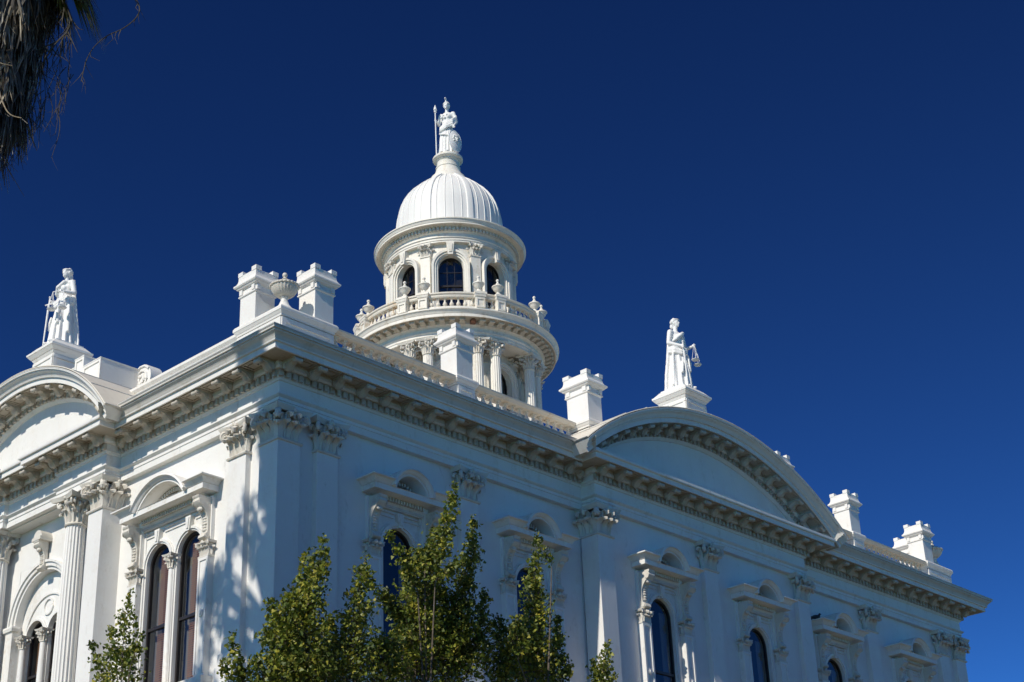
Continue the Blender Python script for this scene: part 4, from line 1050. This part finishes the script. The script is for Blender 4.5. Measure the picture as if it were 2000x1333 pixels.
def justice_mesh():
    mb = MB(); torso(mb); head(mb, (0, -.02, 2.28), .94, True, .1)
    # right arm with the sword, left arm held out with the scales
    capsule(mb, (-.29, 0, 1.90), (-.36, .03, 1.52), .085, .07); capsule(mb, (-.36, .03, 1.52), (-.20, -.29, 1.37), .065, .045); hand(mb, (-.18, -.33, 1.36), (.5, -.4, -.7), (-.5, .3, -.6))
    capsule(mb, (.29, 0, 1.90), (.40, .02, 1.53), .085, .07); capsule(mb, (.40, .02, 1.53), (.34, -.30, 1.50), .065, .042); hand(mb, (.33, -.36, 1.50), (0, -.6, -.75), (1, 0, 0))
    # mantle: over the shoulder, roll across the waist, long fall behind
    pts = [(.24, .12, 1.97), (.12, -.16, 1.92), (-.06, -.22, 1.80), (-.2, -.16, 1.66), (-.25, .05, 1.55)]; mb.tube(pts, [.06, .06, .065, .06, .05], 8)
    for dz, r in ((0, .055), (-.07, .06), (-.15, .05)):
        mb.tube([(-.28, .12, 1.42+dz), (-.27, -.1, 1.36+dz), (-.12, -.24, 1.30+dz), (.1, -.25, 1.34+dz), (.26, -.1, 1.42+dz), (.27, .1, 1.46+dz)], r, 8)
    robe(mb, 0, 1.9, [(.0,.40,.12,0,.27),(.5,.37,.12,0,.24),(1.0,.33,.11,0,.18),(1.5,.29,.09,0,.14),(1.9,.22,.06,0,.10)], 9, .03, 1.)
    for x, zt, zb in ((-.36, 1.35, .12), (.36, 1.4, .35), (-.30, 1.2, .06), (.31, 1.3, .5), (-.2, .9, .5), (.17, 1.15, .62)):
        y = -.05 if abs(x) > .28 else -.27
        mb.tube([(x*.8, y, zt), (x, y-.02, (zt+zb)/2), (x*1.05, y, zb)], [.03, .05, .045], 7)
    for k in range(6):
        a = -PI*.9+PI*.8*k/5; mb.tube([(.25*math.cos(a), .22*math.sin(a), 1.2), (.33*math.cos(a), .30*math.sin(a), .6), (.37*math.cos(a), .35*math.sin(a), .04)], [.015, .03, .04], 6)
    return fuse(mb, .018)
JUST = justice_mesh()
def justice(loc, rz, label):
    T = thing('statue', label, 'statue', loc, rz, group='robed statues over the two curved pediments')
    link('figure', JUST, T)
    o = MB(); rr = [(-.19, -.37, 1.45), (-.20, -.40, .02)]; o.tube([(-.19, -.37, 1.28), (-.205, -.42, .02)], [.032, .018], 6); o.tube([(-.186, -.36, 1.46), (-.19, -.37, 1.26)], .02, 6); o.ball((-.186, -.36, 1.49), .032, 8, 6); o.tube([(-.30, -.41, 1.27), (-.08, -.33, 1.27)], .02, 6)
    obj('sword', o, M_STAT, T)
    o = MB(); h = Vector((.33, -.42, 1.44)); b2 = Vector((.155, .075, -.03)); o.tube([h-b2, h+Vector((0, 0, .03)), h+b2], .013, 6); o.tube([h, h+Vector((0, 0, .1))], .01, 6)
    for s, dz in ((-1, .54), (1, .50)):
        e = h+b2*s; c = e-Vector((0, 0, dz))
        for k in range(3):
            a = 2*PI*k/3+.4; o.tube([e, c+Vector((.10*math.cos(a), .10*math.sin(a), .02))], .0065, 4)
        o.lathe([(.02, c.z-.02), (.09, c.z-.005), (.115, c.z+.02), (.12, c.z+.03), (.10, c.z+.025), (.01, c.z+.01)], 16, cx=c.x, cy=c.y, cap=True)
    obj('scales', o, M_STAT, T, smooth=40)
    o = MB(); o.box(-.42, .42, -.42, .42, -.03, .03); obj('plinth', o, M_STAT, T, (0, .02, 0), smooth=0)
    return T
justice((15, -DP+.45, 20.95), 0, 'white robed statue with sword and hanging scales on the right curved pediment')
justice((-DQ+.45, 9.45, 20.95), -R90, 'white robed statue on the left curved pediment, looking left')
def athena(loc, rz):
    T = thing('statue', 'white helmeted statue with spear and oval shield on top of the dome', 'statue', loc, rz); T.scale = (.90, .90, .98)
    mb = MB(); torso(mb); head(mb, (0, -.02, 2.28), 1.0, True, .1)
    # helmet and crest
    mb.ball((0, .02, 2.37), (.14, .16, .12), 14, 9); mb.tube([(0, -.13, 2.44), (0, -.06, 2.53), (0, .06, 2.55), (0, .16, 2.48), (0, .2, 2.36)], [.022, .035, .04, .04, .03], 8)
    mb.ball((0, -.10, 2.58), (.05, .10, .045), 8, 6); mb.tube([(0, -.03, 2.48), (0, -.06, 2.58)], .035, 7)
    capsule(mb, (-.27, 0, 1.90), (-.34, -.02, 1.50), .085, .07); capsule(mb, (-.34, -.02, 1.50), (-.38, -.24, 1.55), .06, .045); hand(mb, (-.39, -.28, 1.57), (-.1, -.3, .9), (.2, .9, 0))
    capsule(mb, (.29, 0, 1.90), (.40, .04, 1.52), .085, .07); capsule(mb, (.40, .04, 1.52), (.36, -.18, 1.25), .065, .045); hand(mb, (.36, -.2, 1.2), (0, -.2, -1), (.9, 0, 0))
    for dz, r in ((0, .055), (-.08, .06), (-.17, .06), (-.25, .045)):
        mb.tube([(.26, .12, 1.95+dz*.3), (.40, .0, 1.72+dz), (.30, -.22, 1.50+dz), (.05, -.29, 1.36+dz*.8), (-.2, -.23, 1.22+dz*.5), (-.28, -.02, 1.16+dz*.4)], r, 8)
    for k in range(9):
        a = -PI*1.0+PI*k/8; mb.tube([(.24*math.cos(a), .2*math.sin(a), 1.25), (.31*math.cos(a), .28*math.sin(a), .7), (.36*math.cos(a), .34*math.sin(a), .04)], [.015, .03, .04], 6)
    mb.tube([(-.26, -.2, .98), (-.05, -.33, .86), (.2, -.26, .80)], [.04, .035, .03], 6)
    for (x, z) in ((-.1, 1.78), (.06, 1.8), (-.03, 1.68), (-.16, 1.7)): mb.ball((x, -.2, z), .05, 8, 6)
    link('figure', fuse(mb, .018), T)
    o = MB(); o.tube([(-.37, -.31, 0), (-.39, -.31, 1.93)], .026, 8); o.lathe([(.03, 1.90), (.06, 1.93), (.06, 1.96), (.035, 1.98), (.075, 2.03), (.05, 2.13), (.01, 2.25)], 10, cx=-.39, cy=-.31, cap=True); obj('spear', o, M_STAT, T)
    sh = MB(); sh.lathe([(.01, .06), (.15, .05), (.26, .02), (.30, -.01), (.33, .0), (.335, -.03), (.2, -.05), (.01, -.06)], 32)
    m4 = Matrix.Translation((.40, -.16, .56)) @ rotz(-.55) @ Matrix.Rotation(math.radians(86), 4, 'Y') @ Matrix.Scale(1.5, 4, (1, 0, 0)); o = MB(); o.merge(sh, m4); S_ = obj('shield', o, M_STAT, T, smooth=40)
    f = MB(); h2 = MB(); head(h2, (0, 0, 0), .95); f.merge(h2, Matrix.Translation((.43, -.18, .62)) @ rotz(R90-.55) @ Matrix.Scale(.9, 4))
    for k in range(10):
        a = 2*PI*k/10; f.ball((.45+.13*math.cos(a)*.5, -.19+.13*math.cos(a), .63+.16*math.sin(a)), .045, 7, 5)
    obj('shield_mask', f, M_STAT, S_, smooth=60); return T
athena((TX, TY, 33.575), -R90+.45)

# ------------------------------------------------------------------ pigeons on a window hood
def pigeon(loc, rz, label, s=1.):
    T = thing('pigeon', label, 'bird', loc, rz, group='dark pigeons on a window hood')
    mb = MB(); mb.ball((0, 0, .10*s), (.055*s, .12*s, .065*s), 12, 8); mb.ball((0, -.11*s, .19*s), (.032*s, .036*s, .034*s), 10, 7); mb.tube([(0, -.07*s, .13*s), (0, -.10*s, .18*s)], [.045*s, .03*s], 8)
    mb.tube([(0, .08*s, .10*s), (0, .24*s, .07*s)], [.045*s, .03*s], 6); mb.tube([(0, -.14*s, .19*s), (0, -.17*s, .182*s)], [.01*s, .003*s], 5)
    for q in (-1, 1): mb.tube([(q*.025*s, 0, .06*s), (q*.025*s, -.01*s, 0)], .007*s, 5)
    obj('body', mb, M_BIRD, T, smooth=60)
    for q in (-1, 1):
        w_ = MB(); w_.ball((q*.05*s, .03*s, .11*s), (.016*s, .12*s, .05*s), 10, 6); obj('wing', w_, M_BIRD, T, smooth=60)
    return T
hx = WC[4]
pigeon((hx-1.08, -.08, 15.085), .8, 'larger dark pigeon on the window hood, nearest its front corner')
pigeon((hx-1.22, .02, 15.085), 2.4, 'smaller dark pigeon at the wall end of the window hood', .75)

# ------------------------------------------------------------------ trees
def leaves(mb, pts, size, rnd, fan=True):
    for p in pts:
        ax = Vector((rnd.gauss(0, 1), rnd.gauss(0, 1), rnd.gauss(-.2, .8))).normalized(); nrm = Vector((rnd.gauss(0, 1), rnd.gauss(0, 1), rnd.gauss(.5, .8))).normalized()
        x = ax.cross(nrm)
        if x.length < .1: continue
        x.normalize(); s = size*rnd.uniform(.6, 1.2); bend = nrm*s*.12
        o = len(mb.v)
        if fan:
            q = [p, p+ax*s*.75-x*s*.55+bend, p+ax*s*1.0-x*s*.22, p+ax*s*.86, p+ax*s*1.0+x*s*.22, p+ax*s*.75+x*s*.55+bend]
        else:
            q = [p, p+ax*s*.4-x*s*.3, p+ax*s+bend, p+ax*s*.4+x*s*.3]
        mb.v += [tuple(c) for c in q]; mb.f.append(tuple(range(o, o+len(q))))
# shoots of the ginkgos as polylines from tip to root: x, y, z, leaf radius
GA = [[(-3.94,-6.24,10.51,0.025),(-3.96,-6.24,10.29,0.068),(-4.04,-6.24,10.0,0.184),(-4.21,-6.24,9.5,0.314),(-4.34,-6.24,8.88,0.424),(-4.39,-6.24,7.92,0.601)],[(-4.09,-5.96,10.3,0.025),(-4.11,-5.96,9.88,0.118),(-4.19,-5.96,9.44,0.233),(-4.23,-5.96,8.71,0.37)],[(-4.53,-6.12,9.5,0.049),(-4.63,-6.12,9.06,0.228),(-4.6,-6.12,8.36,0.387),(-4.55,-6.12,7.88,0.44)],[(-4.76,-5.91,9.36,0.033),(-4.67,-5.91,8.93,0.196),(-4.54,-5.91,8.33,0.365)],[(-5.02,-5.89,8.38,0.048),(-4.83,-5.89,8.13,0.225),(-4.72,-5.89,7.82,0.32)],[(-5.84,-6.39,8.52,0.023),(-5.79,-6.39,8.22,0.085),(-5.69,-6.39,7.97,0.185),(-5.56,-6.39,7.68,0.27)],[(-6.09,-6.44,8.05,0.023),(-5.93,-6.44,7.76,0.137)],[(-3.32,-5.7,9.4,0.068),(-3.36,-5.7,8.91,0.271),(-3.35,-5.7,8.19,0.503)],[(-4.23,-6.22,8.4,0.406),(-4.11,-6.22,7.93,0.646)]]
GB = [[(-3.12,-6.37,10.37,0.017),(-3.16,-6.37,10.16,0.051),(-3.21,-6.37,9.88,0.17),(-3.29,-6.37,9.47,0.27),(-3.37,-6.37,8.94,0.351),(-3.39,-6.37,8.05,0.617)],[(-2.61,-5.6,10.45,0.035),(-2.28,-5.6,10.17,0.125),(-1.9,-5.6,9.92,0.197),(-1.47,-5.6,9.68,0.288),(-1.29,-5.6,9.29,0.404)],[(-2.47,-6.13,11.01,0.018),(-2.3,-6.13,10.86,0.062),(-2.1,-6.13,10.63,0.125),(-1.92,-6.13,10.39,0.196),(-1.71,-6.13,10.11,0.267)],[(-1.31,-5.76,10.99,0.165),(-1.19,-5.76,10.68,0.385),(-1.23,-5.76,10.2,0.473),(-1.34,-5.76,9.53,0.539),(-1.46,-5.76,8.47,0.88)],[(-0.7,-6.12,12.37,0.019),(-0.77,-6.12,12.03,0.066),(-0.88,-6.12,11.67,0.167),(-1.04,-6.12,11.24,0.249),(-1.28,-6.12,10.81,0.328),(-1.52,-6.12,10.43,0.36)],[(-0.07,-5.96,11.86,0.019),(-0.11,-5.96,11.5,0.114),(-0.19,-5.96,11.09,0.207),(-0.36,-5.96,10.47,0.25),(-0.57,-5.96,9.81,0.347),(-0.77,-5.96,9.03,0.539)],[(-0.88,-6.45,10.72,0.073),(-1.21,-6.45,10.46,0.126),(-1.59,-6.45,10.19,0.213)],[(0.14,-5.97,10.47,0.019),(0.07,-5.97,10.12,0.13),(-0.08,-5.97,9.61,0.295),(-0.26,-5.97,9.02,0.546)],[(-0.79,-5.73,10.39,0.277),(-0.68,-5.73,9.75,0.458),(-0.56,-5.73,8.61,0.812)],[(-2.45,-6.08,9.08,0.259),(-2.51,-6.08,8.24,0.594)]]
GC = [[(1.85,-5.81,11.99,0.02),(1.78,-5.81,11.61,0.089),(1.69,-5.81,11.07,0.196),(1.67,-5.81,10.51,0.292),(1.6,-5.81,9.9,0.434),(1.44,-5.81,8.9,0.568)],[(0.52,-5.86,10.1,0.047),(0.65,-5.86,9.86,0.188),(0.72,-5.86,9.4,0.394),(0.75,-5.86,8.79,0.558)],[(0.52,-6.35,9.97,0.037),(0.56,-6.35,9.64,0.186),(0.56,-6.35,9.17,0.415)],[(2.38,-5.79,10.45,0.03),(2.29,-5.79,10.08,0.157),(2.17,-5.79,9.61,0.272),(2.02,-5.79,9.0,0.432)],[(2.42,-5.93,9.52,0.029),(2.22,-5.93,9.15,0.174)],[(1.48,-6.16,11.65,0.049),(1.7,-6.16,11.44,0.039),(1.83,-6.16,11.32,0.029)]]
GD = [[(3.33,-6.19,10.07,0.02),(3.25,-6.19,9.81,0.059),(3.14,-6.19,9.54,0.177),(3.0,-6.19,9.02,0.292)],[(3.27,-5.85,9.78,0.02),(3.29,-5.85,9.43,0.119)],[(3.75,-6.01,9.49,0.02),(3.5,-6.01,9.28,0.089)]]
GE = [[(-4.89,-2.13,10.42,0.018),(-4.89,-2.12,10.12,0.108),(-4.89,-2.07,9.85,0.198),(-4.89,-2.01,9.45,0.286),(-4.89,-2.04,8.63,0.459)],[(-4.81,-0.9,9.72,0.028),(-4.81,-1.11,9.43,0.128),(-4.81,-1.42,8.86,0.27)],[(-4.89,-2.58,9.52,0.035),(-4.89,-2.45,9.34,0.106),(-4.89,-2.29,9.03,0.221)],[(-4.79,-1.38,9.93,0.027),(-4.79,-1.6,9.54,0.145),(-4.79,-1.72,9.08,0.314)]]

def ginkgo(base, label, shoots, seed, low, dens=1.):
    rnd = random.Random(seed); bx, by = base
    T = thing('ginkgo_tree', label, 'tree', (bx, by, 0), group='ginkgo trees before the courthouse')
    B = Vector((bx, by, 0)); lf = MB(); tw = MB()
    zmin = min(q[-1][2] for q in shoots)
    tk = MB(); tk.tube([(0, 0, 0), (.04, .02, zmin*.5), (0, 0, zmin-.6)], [.15, .12, .08], 10); obj('trunk', tk, M_BARK, T)
    for ln in shoots:
        P = [Vector(q[:3])-B for q in ln]; R_ = [q[3]*.88 for q in ln]
        br = MB(); n_ = len(P); br.tube(P+[(P[-1]+Vector((0, 0, zmin-.6)))/2+Vector((0, 0, -.1)), (0, 0, zmin-.75)], [.003+.010*i/n_ for i in range(n_)]+[.016, .03], 6); obj('branch', br, M_BARK, T)
        pts = []
        for i in range(n_-1):
            ln_ = (P[i+1]-P[i]).length; rm = (R_[i]+R_[i+1])/2
            cnt = int(ln_*(9+rm*690+rm*rm*380)*dens)+1
            # leaf sprays on short twigs
            for k in range(cnt):
                t = rnd.random(); c = P[i].lerp(P[i+1], t); r = R_[i]+(R_[i+1]-R_[i])*t
                a = rnd.uniform(0, 2*PI); d = Vector((math.cos(a), math.sin(a), rnd.uniform(-.3, .9))); l2 = r*rnd.uniform(.25, 1.12)
                e = c+d*l2
                if l2 > .12 and rnd.random() < .35: tw.tube([c, (c+e)/2+Vector((0, 0, .02)), e], [.007, .005, .002], 3, False)
                for q in range(rnd.randint(2, 6)):
                    sp_ = .03+.07*min(r, .5); pts.append(e+Vector((rnd.gauss(0, sp_), rnd.gauss(0, sp_), rnd.gauss(0, sp_)))-d*rnd.random()*l2*.25)
        leaves(lf, pts, .068, rnd)
    pts = []
    for (c, r, cnt) in low:
        c = Vector(c)-B
        for k in range(cnt):
            d = Vector((rnd.gauss(0, 1), rnd.gauss(0, 1), rnd.gauss(0, 1))).normalized()*rnd.random()**.33; pts.append(c+Vector((d.x*r[0], d.y*r[1], d.z*r[2])))
    leaves(lf, pts, .075, rnd)
    if tw.v: obj('twig', tw, M_BARK, T, kind='stuff')
    link('crown', make_mesh('crown', lf, M_GINK, 0, recalc=False), T, kind='stuff')
ginkgo((-4.1, -6.2), 'leafy ginkgo in front of the building corner, one tall shoot beside the double pilasters', GA, 11, [((-4.3,-6.2,6.9), (1.5,1.2,.9), 2600), ((-4.1,-6.2,5.4), (1.4,1.3,1.2), 2200)])
ginkgo((-1.6, -6.2), 'biggest ginkgo of the row, its top shoots before the first window of the long facade', GB, 23, [((-1.6,-6.2,7.2), (1.6,1.2,1.0), 3000), ((-1.6,-6.2,5.6), (1.6,1.5,1.3), 2400)])
ginkgo((1.4, -6.2), 'ginkgo with a single pointed shoot before the second window of the long facade', GC, 29, [((1.3,-6.2,7.8), (1.2,1.1,.9), 1800), ((1.3,-6.2,6.2), (1.3,1.3,1.2), 1800)])
ginkgo((3.4, -6.2), 'small ginkgo top just showing below the pavilion pilaster', GD, 41, [((3.4,-6.2,8.0), (.8,.8,.8), 800)])
ginkgo((-5.0, -2.3), 'slim ginkgo before the left facade beside the twin window', GE, 31, [((-5.0,-2.2,7.6), (.8,.9,.8), 1100)], .6)

# park trees across the street behind the camera: they mirror in the panes and stand against the low sky
rnd = random.Random(77); lf = MB(); pts = []
for q in range(16):
    a = rnd.uniform(0, 2*PI); c = Vector((3.4*math.cos(a)*rnd.random()**.5, 3.4*math.sin(a)*rnd.random()**.5, rnd.uniform(4.5, 12.5))); rr = rnd.uniform(1.6, 2.6)
    for k in range(170):
        d = Vector((rnd.gauss(0, 1), rnd.gauss(0, 1), rnd.gauss(0, 1))).normalized()*rnd.random()**.35*rr; pts.append(c+d)
leaves(lf, pts, .8, rnd, False)
ME_PARK = make_mesh('crown', lf, M_OAK, 0, False)
pk = MB(); pk.tube([(0, 0, 0), (.1, 0, 4), (0, .1, 9)], [.45, .33, .15], 8); ME_PTR = make_mesh('trunk', pk, M_BARK)
for i, (x, y, sc) in enumerate(((-46,-58,1.2),(-32,-62,1.3),(-20,-57,1.05),(-7,-63,1.35),(5,-56,1.1),(17,-62,1.3),(29,-57,1.15),(41,-63,1.35),(54,-58,1.1),(68,-55,1.3),(80,-46,1.2),(-60,-50,1.3))):
    T = thing('park_tree', 'dark leafy park tree across the street behind the viewer', 'tree', (x, y, 0), rnd.uniform(0, 6), 'park trees across the street')
    T.scale = (sc, sc, sc*rnd.uniform(.9, 1.15)); link('crown', ME_PARK, T, kind='stuff'); link('trunk', ME_PTR, T)
# palm at the upper left: trunk, thatch of dead fronds, green fans, hanging stalks
PALM = Vector((-13.93, -12.395, 0))
PT = thing('palm_tree', 'tall palm with a shaggy skirt of dead grey fronds at the left', 'tree', tuple(PALM))
rnd = random.Random(5)
o = MB(); o.tube([(-.3, -.1, 0), (-.2, -.05, 5), (-.12, 0, 9), (0, 0, 11.6), (0, 0, 13.3)], [.40, .30, .22, .18, .2], 14); obj('trunk', o, M_BARK, PT)
RA = Vector((.674, -.738, 0)); FA = Vector((.738, .674, 0))
th = MB()
for k in range(7500):
    t = rnd.random(); z = 11.22+t*2.1
    a = rnd.uniform(0, 2*PI); r = (.24+.42*t**.5)*rnd.uniform(.6, 1.06); d = Vector((math.cos(a), math.sin(a), 0))
    p = d*r+Vector((0, 0, z)); ln = rnd.uniform(.25, .75)*(.6 if t < .2 else 1); w = rnd.uniform(.006, .018); s = Vector((-math.sin(a), math.cos(a), 0))
    q = p+d*rnd.uniform(-.05, .10)+s*rnd.gauss(0, .07)-Vector((0, 0, ln*.55)); e = q+d*rnd.uniform(-.10, .06)+s*rnd.gauss(0, .07)-Vector((0, 0, ln*.5))
    s = (s+d*rnd.gauss(0, .6)).normalized(); i0 = len(th.v)
    th.v += [tuple(p-s*w), tuple(p+s*w), tuple(q+s*w*1.1), tuple(e+s*w*.2), tuple(e-s*w*.2), tuple(q-s*w*1.1)]; th.f += [(i0, i0+1, i0+2, i0+5), (i0+5, i0+2, i0+3, i0+4)]
for q in range(110):
    t = rnd.random(); z = 11.15+2.15*t; a = rnd.uniform(0, 2*PI); d = Vector((math.cos(a), math.sin(a), 0)); s_ = Vector((-math.sin(a), math.cos(a), 0))
    c = d*(.26+.46*t**.5)*rnd.uniform(.9, 1.12)+Vector((0, 0, z)); tilt = d*rnd.uniform(-.04, .16)+s_*rnd.gauss(0, .1)-Vector((0, 0, 1)); ln0 = rnd.uniform(.35, .8)
    for k in range(rnd.randint(14, 34)):
        p = c+s_*rnd.gauss(0, .035)+d*rnd.gauss(0, .02); w = rnd.uniform(.005, .014); ln = ln0*rnd.uniform(.5, 1.1)
        dv = (tilt+s_*rnd.gauss(0, .12)+d*rnd.gauss(0, .07)).normalized(); q1 = p+dv*ln*.55; e = q1+(dv+s_*rnd.gauss(0, .2)-Vector((0, 0, .3))).normalized()*ln*.5
        i0 = len(th.v); x_ = (s_+d*rnd.gauss(0, .6)).normalized()
        th.v += [tuple(p-x_*w), tuple(p+x_*w), tuple(q1+x_*w*1.1), tuple(e+x_*w*.2), tuple(e-x_*w*.2), tuple(q1-x_*w*1.1)]; th.f += [(i0, i0+1, i0+2, i0+5), (i0+5, i0+2, i0+3, i0+4)]
link('dead_frond_skirt', make_mesh('dead_frond_skirt', th, M_THATCH, 0, False), PT, kind='stuff')
# wispy tail below the skirt
th = MB()
for k in range(420):
    a = rnd.uniform(0, 2*PI); r = rnd.uniform(.15, .42); d = Vector((math.cos(a), math.sin(a), 0)); p = d*r+Vector((0, 0, rnd.uniform(10.95, 11.45))); ln = rnd.uniform(.2, .65)
    th.tube([p, p+d*rnd.gauss(.02, .05)-Vector((0, 0, ln*.5)), p+d*rnd.gauss(.05, .1)-Vector((0, 0, ln))], [.006, .005, .002], 3, False)
link('frond_tail', make_mesh('frond_tail', th, M_THATCH, 0, False), PT, kind='stuff')
def fan(center, dirv, ln, m_, droop=.35, nseg=26, spread=2.3):
    o = MB(); dirv = Vector(dirv).normalized(); side = dirv.cross(Vector((0, 0, 1))).normalized(); up_ = side.cross(dirv)
    c = Vector(center)
    for k in range(nseg):
        a = (k/(nseg-1)-.5)*spread; d = (dirv*math.cos(a)+side*math.sin(a)); l2 = ln*(.75+.25*math.cos(a))*rnd.uniform(.9, 1.05)
        m1 = c+d*l2*.5; m2 = c+d*l2-Vector((0, 0, droop*l2)); w = .022
        pv = d.cross(up_).normalized(); i0 = len(o.v)
        o.v += [tuple(c), tuple(m1-pv*w+up_*.01), tuple(m2), tuple(m1+pv*w+up_*.01)]; o.f.append((0+i0, 1+i0, 2+i0, 3+i0))
    o.tube([Vector((0, 0, 13.25)), (Vector((0, 0, 13.4))+c)/2+Vector((0, 0, .06)), c], [.03, .022, .015], 5)
    return link('fan_frond', make_mesh('fan_frond', o, m_, 0, False), PT)
for k in range(26):
    a = 2*PI*k/26+rnd.uniform(-.1, .1); e = rnd.uniform(-.25, 1.1); r = rnd.uniform(.55, .85)
    c = Vector((math.cos(a)*math.cos(e)*r, math.sin(a)*math.cos(e)*r, 13.35+math.sin(e)*r)); fan(c, (math.cos(a)*math.cos(e), math.sin(a)*math.cos(e), math.sin(e)-.5), rnd.uniform(.5, .75), M_FROND)
for f_, dz, dr in ((.72, 12.95, -.55), (.60, 12.85, -1.0), (.80, 12.80, -.9), (.5, 13.0, -.9), (.70, 12.72, -1.5), (.92, 12.75, -1.2)):
    fan(RA*f_-FA*.1+Vector((0, 0, dz)), RA+Vector((0, 0, dr)), .62, M_FROND, .5)
def stalk(pts, r, m_, twigs=0, tl=.3):
    o = MB(); P_ = [RA*a+Vector((0, 0, z))-FA*f_ for a, z, f_ in pts]
    # smooth by subdivision
    for _ in range(2):
        Q = [P_[0]]
        for a, b2 in zip(P_[:-1], P_[1:]): Q += [a*.75+b2*.25, a*.25+b2*.75]
        P_ = Q+[P_[-1]]
    n_ = len(P_); o.tube(P_, [r*(1-.6*i/n_) for i in range(n_)], 5)
    for k in range(twigs):
        i = rnd.randint(n_//3, n_-1); p = P_[i]; d = Vector((rnd.gauss(0, .35), rnd.gauss(0, .35), -1)); o.tube([p, p+d*tl*.5*rnd.uniform(.4, 1), p+d*tl*rnd.uniform(.5, 1.1)+RA*rnd.gauss(0, .05)], [r*.5, r*.35, r*.12], 4)
    obj('hanging_stalk', o, m_, PT, smooth=60)
# (a along the picture plane, z, towards the camera)
stalk([(.45,13.0,.1),(.80,12.72,.15),(.86,12.45,.15),(.98,12.22,.15),(.90,12.03,.15),(.80,11.98,.1),(.66,11.93,.1)], .016, M_DSTALK, 26, .34)
stalk([(.5,13.0,.0),(.78,12.7,.1),(.80,12.5,.1),(.70,12.35,.1),(.60,12.3,.1)], .014, M_DSTALK, 20, .32)
stalk([(.5,13.2,0),(.95,12.95,.0),(1.45,12.75,0),(1.62,12.55,0),(1.64,12.38,0),(1.48,12.2,0),(1.28,12.12,0),(1.12,11.9,0),(1.08,11.55,0)], .010, M_DSTALK, 16, .18)
stalk([(.4,13.1,.3),(.9,12.62,.3),(1.2,12.72,.3)], .010, M_STALK, 3, .2)
for pts in ([(.20,11.85,.72),(.17,11.62,.75),(.20,11.45,.75),(.36,11.3,.7)], [(.33,11.62,.72),(.36,11.42,.75),(.45,11.3,.72),(.60,11.27,.7)], [(.33,11.78,.72),(.26,11.5,.75),(.24,11.2,.72),(.22,10.9,.7)], [(.40,11.2,.5),(.46,11.0,.5),(.55,10.82,.5),(.68,10.78,.5)], [(.10,10.95,.4),(.16,10.75,.4),(.26,10.5,.4)], [(.14,12.7,.74),(.10,12.4,.78),(.02,12.1,.75)]):
    stalk(pts, .009, M_STALK)
for k in range(60):
    a = rnd.uniform(.3, .95); z = rnd.uniform(11.2, 12.4); stalk([(a, z, rnd.uniform(-.2, .2)), (a+rnd.gauss(0, .06), z-.25, 0), (a+rnd.gauss(0, .08), z-rnd.uniform(.35, .7), 0)], .005, M_DSTALK, 3, .16)

# tall tree standing off to the left: its shade falls on the building corner
SH = thing('tall_tree', 'tall slender dark leafy tree off to the left whose shade falls on the building corner', 'tree', (-12.2, -1.10, 0))
rnd = random.Random(9); lf = MB(); o = MB()
o.tube([(0, 0, 0), (.1, 0, 12), (0, 0, 18), (.05, 0, 26.1)], [.5, .38, .25, .03], 10); obj('trunk', o, M_BARK, SH)
pts = []
clumps = [(0, 28.4, .5, 700), (.0, 27.6, .7, 1400), (-.2, 26.7, .7, 1500), (.2, 26.1, .4, 380), (-.45, 25.4, .65, 1000), (-.35, 24.2, .6, 800), (-.45, 23.0, .6, 800), (-.3, 21.4, .6, 700), (-.1, 20.0, .6, 700), (0, 18.6, .7, 800), (.2, 17.2, .9, 1200)]
for k in range(80):
    dy = rnd.uniform(-.25, 2.45); clumps.append((dy, 11.8+rnd.uniform(7.5, 15.2-1.15*max(dy, 0)), rnd.uniform(.11, .27), rnd.randint(45, 130)))
for (dy, z, r, cnt) in clumps:
    z -= 2.2
    for k in range(int(cnt*1.7)):
        d = Vector((rnd.gauss(0, 1), rnd.gauss(0, 1), rnd.gauss(0, 1))).normalized()*rnd.random()**.4*r; pts.append(Vector((d.x, dy+d.y, z+d.z*(1.9 if r < .3 else 1.))))
    br = MB(); br.tube([(0, 0, z-1.5), (0, dy*.6, z-.5), (0, dy, z)], [.08, .05, .02], 5); obj('branch', br, M_BARK, SH)
leaves(lf, pts, .16, rnd, False)
link('crown', make_mesh('crown', lf, M_OAK, 0, False), SH, kind='stuff')
